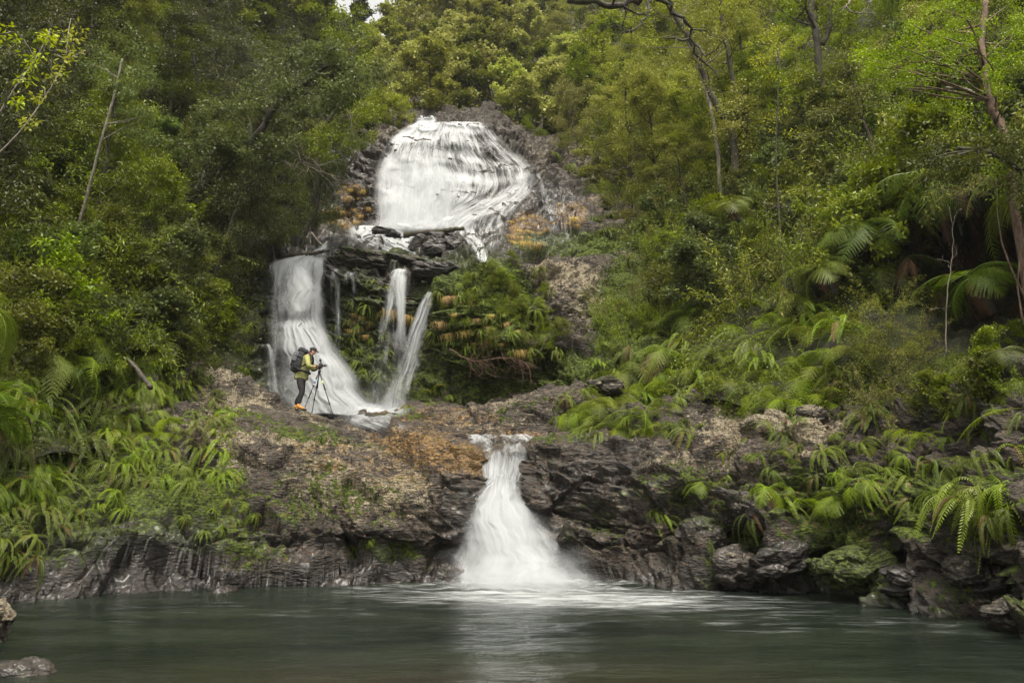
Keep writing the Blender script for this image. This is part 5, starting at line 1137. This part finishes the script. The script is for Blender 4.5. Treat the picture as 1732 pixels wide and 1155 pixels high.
# tripod and camera
px_ = lambda x, y, dy=0.0: Vector(((x - 505) * .01573, dy, (694 - y) * .01573))
tr_ = empty('tripod', man_at + px_(536, 694)); tag(tr_, 'slim black tripod standing astride the ledge before the photographer', 'tripod'); o0 = px_(536, 694)
def tp(name, segs, mat, parent, n=10):
    bm = bmesh.new()
    for a, b, r0, r1 in segs: bcyl(bm, a - o0, b - o0, r0, r1, n)
    return bmobj(name, bm, mat, parent)
def leg(a, b, bands):
    l = tp('leg', [(a, a.lerp(b, .36), .017, .017), (a.lerp(b, .36), a.lerp(b, .68), .0135, .0135), (a.lerp(b, .68), b, .0105, .0105)], MET, tr_)
    for f in (.36, .68): tp('lock', [(a.lerp(b, f - .015), a.lerp(b, f + .02), .023, .023)], MET, l)
    for f, m in bands: tp('band', [(a.lerp(b, f), a.lerp(b, f + .07), .0195, .0195)], m, l)
    tp('foot', [(b - Vector((0, 0, .02)), b + (a - b).normalized() * .03, .014, .016)], BLK, l)
ap = px_(537, 629)
leg(ap, px_(570, 710, -.30), [(.19, YELM)]); leg(ap + Vector((-.02, 0, 0)), px_(516, 694, -.12), [(.2, BLUEM), (.3, SILV)]); leg(ap + Vector((-.005, .02, 0)), px_(522, 694, .35), [])
tp('centre_column', [(px_(536.5, 622), px_(534.8, 657), .014, .014)], MET, tr_); tp('tripod_head', [(px_(536.5, 629), px_(536.8, 625), .040, .036), (px_(536.8, 625), px_(537.2, 621), .024, .030)], MET, tr_)
tp('pan_handle', [(px_(536.5, 624), px_(530.5, 622, -.05), .009, .010)], MET, tr_)
cm_ = empty('camera', man_at + px_(538, 620.8)); tag(cm_, 'small camera with a silver ringed lens on top of the tripod', 'camera'); o0 = px_(538, 620.8)
bm = bmesh.new(); bbox(bm, px_(538.2, 617.5) - o0, (.075, .14, .095)); bbox(bm, px_(538.2, 613.7) - o0, (.06, .06, .03)); bmobj('camera_body', bm, MET, cm_, bev=.008)
tp('lens', [(px_(540.5, 617.2), px_(544, 617), .040, .040), (px_(544, 617), px_(547.6, 616.8), .034, .037)], MET, cm_, 20)
tp('lens_ring', [(px_(543.6, 617), px_(544.4, 617), .042, .042), (px_(547.4, 616.8), px_(548.6, 616.8), .041, .043)], SILV, cm_, 20); tp('glass', [(px_(548.6, 616.8), px_(548.8, 616.8), .034, .034)], GLAS, cm_, 20)
bm = bmesh.new(); bbox(bm, px_(537.4, 608.5) - o0, (.05, .07, .075), RY(-.15)); bbox(bm, px_(537.4, 612) - o0, (.02, .03, .03)); bmobj('viewfinder', bm, BLK, cm_, bev=.006)
bm = bmesh.new(); bbox(bm, px_(541, 621) - o0, (.035, .05, .02)); bmobj('trim', bm, REDM, cm_, bev=.003)

# ------------------------------------------------------------------ labels
LOOK = {
 ('tree', 'far'): 'small round far tree', ('tree', 'bushy'): 'bushy tree', ('tree', 'layered'): 'flat layered tree', ('tree', 'drooping'): 'drooping tree', ('tree', 'fine'): 'narrow fine tree',
 ('shrub', 'leafy'): 'leafy shrub', ('shrub', 'small'): 'dense tiny leaved shrub', ('shrub', 'glossy'): 'glossy leaved shrub', ('shrub', 'spray'): 'feathery bamboo shrub', ('shrub', 'wispy'): 'wispy bamboo shrub',
 ('fern', 'hard'): 'strap fronded fern', ('fern', 'hang'): 'long hanging fern', ('fern', 'broad'): 'broad lacy fern', ('fern', 'soft'): 'soft pale fern', ('dry_grass_tuft', 'straw'): 'golden dry grass tuft', ('grass_tuft', 'straw'): 'green grass tuft', ('tree fern', 'tree'): 'tree fern', ('dead_fronds', 'dead'): 'hanging dead fern fronds'}
HUE = dict(dark='dark', mid='green', olive='olive', pale='pale', bright='bright', blue='bluish', yellow='yellow', fern='fresh', ferndark='deep', dead='brown')
def place_of(x, y):
    if y < 240 and 560 < x < 1000: return 'above the upper cascade'
    if 540 < x <= 640 and y < 470: return 'left of the cascade'
    if 855 < x < 1010 and 220 < y < 440: return 'beside the right hand rivulet'
    if 700 < x < 970 and 440 <= y < 700: return 'right of the arched fall'
    if 520 < x <= 700 and 440 <= y < 700: return 'behind the middle falls'
    if x <= 560: 
        if y < 160: return 'high on the left bank'
        if y < 330: return 'midway up the left bank'
        if y < 500: return 'low on the left bank'
        if y < 640: return 'above the left ledge'
        if y < 810: return 'on top of the left ledge'
        return 'low on the left ledge'
    if y < 120: return 'high on the right bank'
    if y < 260: return 'upper right bank'
    if y < 400: return 'midway up the right bank'
    if y < 540: return 'low on the right bank'
    if y < 700: return 'just above the right ledge' if x < 1300 else 'in front of the dark right hollow'
    return 'hanging on the right ledge' if x < 1480 else 'at the far right ledge'
NUMS = 'first second third fourth fifth sixth seventh eighth ninth tenth eleventh twelfth thirteenth fourteenth fifteenth sixteenth seventeenth eighteenth nineteenth twentieth'.split()
groups = {}

for it in ITEMS:
    o, kd, sp, mat, x, y, s = it
    groups.setdefault((kd, sp, mat, place_of(x, y)), []).append(it)
def give(L, base, kd):
    L.sort(key=lambda i: i[4])
    for k, it in enumerate(L):
        lab = base
        if len(L) > 1: lab += ', leftmost' if k == 0 else (', rightmost' if k == len(L) - 1 else ', ' + NUMS[k] + ' from left')
        gp = {'tree': 'forest trees of the gorge', 'shrub': 'shrubs on the banks', 'fern': 'ferns on the banks', 'dry_grass_tuft': 'golden dry grass tufts', 'grass_tuft': 'green grass tufts', 'tree fern': 'tree ferns on the banks', 'dead_fronds': 'dead fronds in the right hollow'}[kd]
        tag(it[0], lab, {'dry_grass_tuft': 'grass tuft', 'grass_tuft': 'grass tuft', 'dead_fronds': 'dead fern'}.get(kd, kd), gp)
for (kd, sp, mat, pl), L in groups.items():
    base = (HUE[mat] + ' ' if kd not in ('dry_grass_tuft', 'grass_tuft') else '') + LOOK[(kd, sp)] + ' ' + pl
    nb = min(3, (len(L) + 9) // 10)
    if nb == 1: give(L, base, kd); continue
    L.sort(key=lambda i: i[5]); q = (len(L) + nb - 1) // nb
    for b in range(nb): give(L[b * q:(b + 1) * q], ('upper ', 'lower ')[b] + base if nb == 2 else ('upper ', 'middle ', 'lower ')[b] + base, kd)
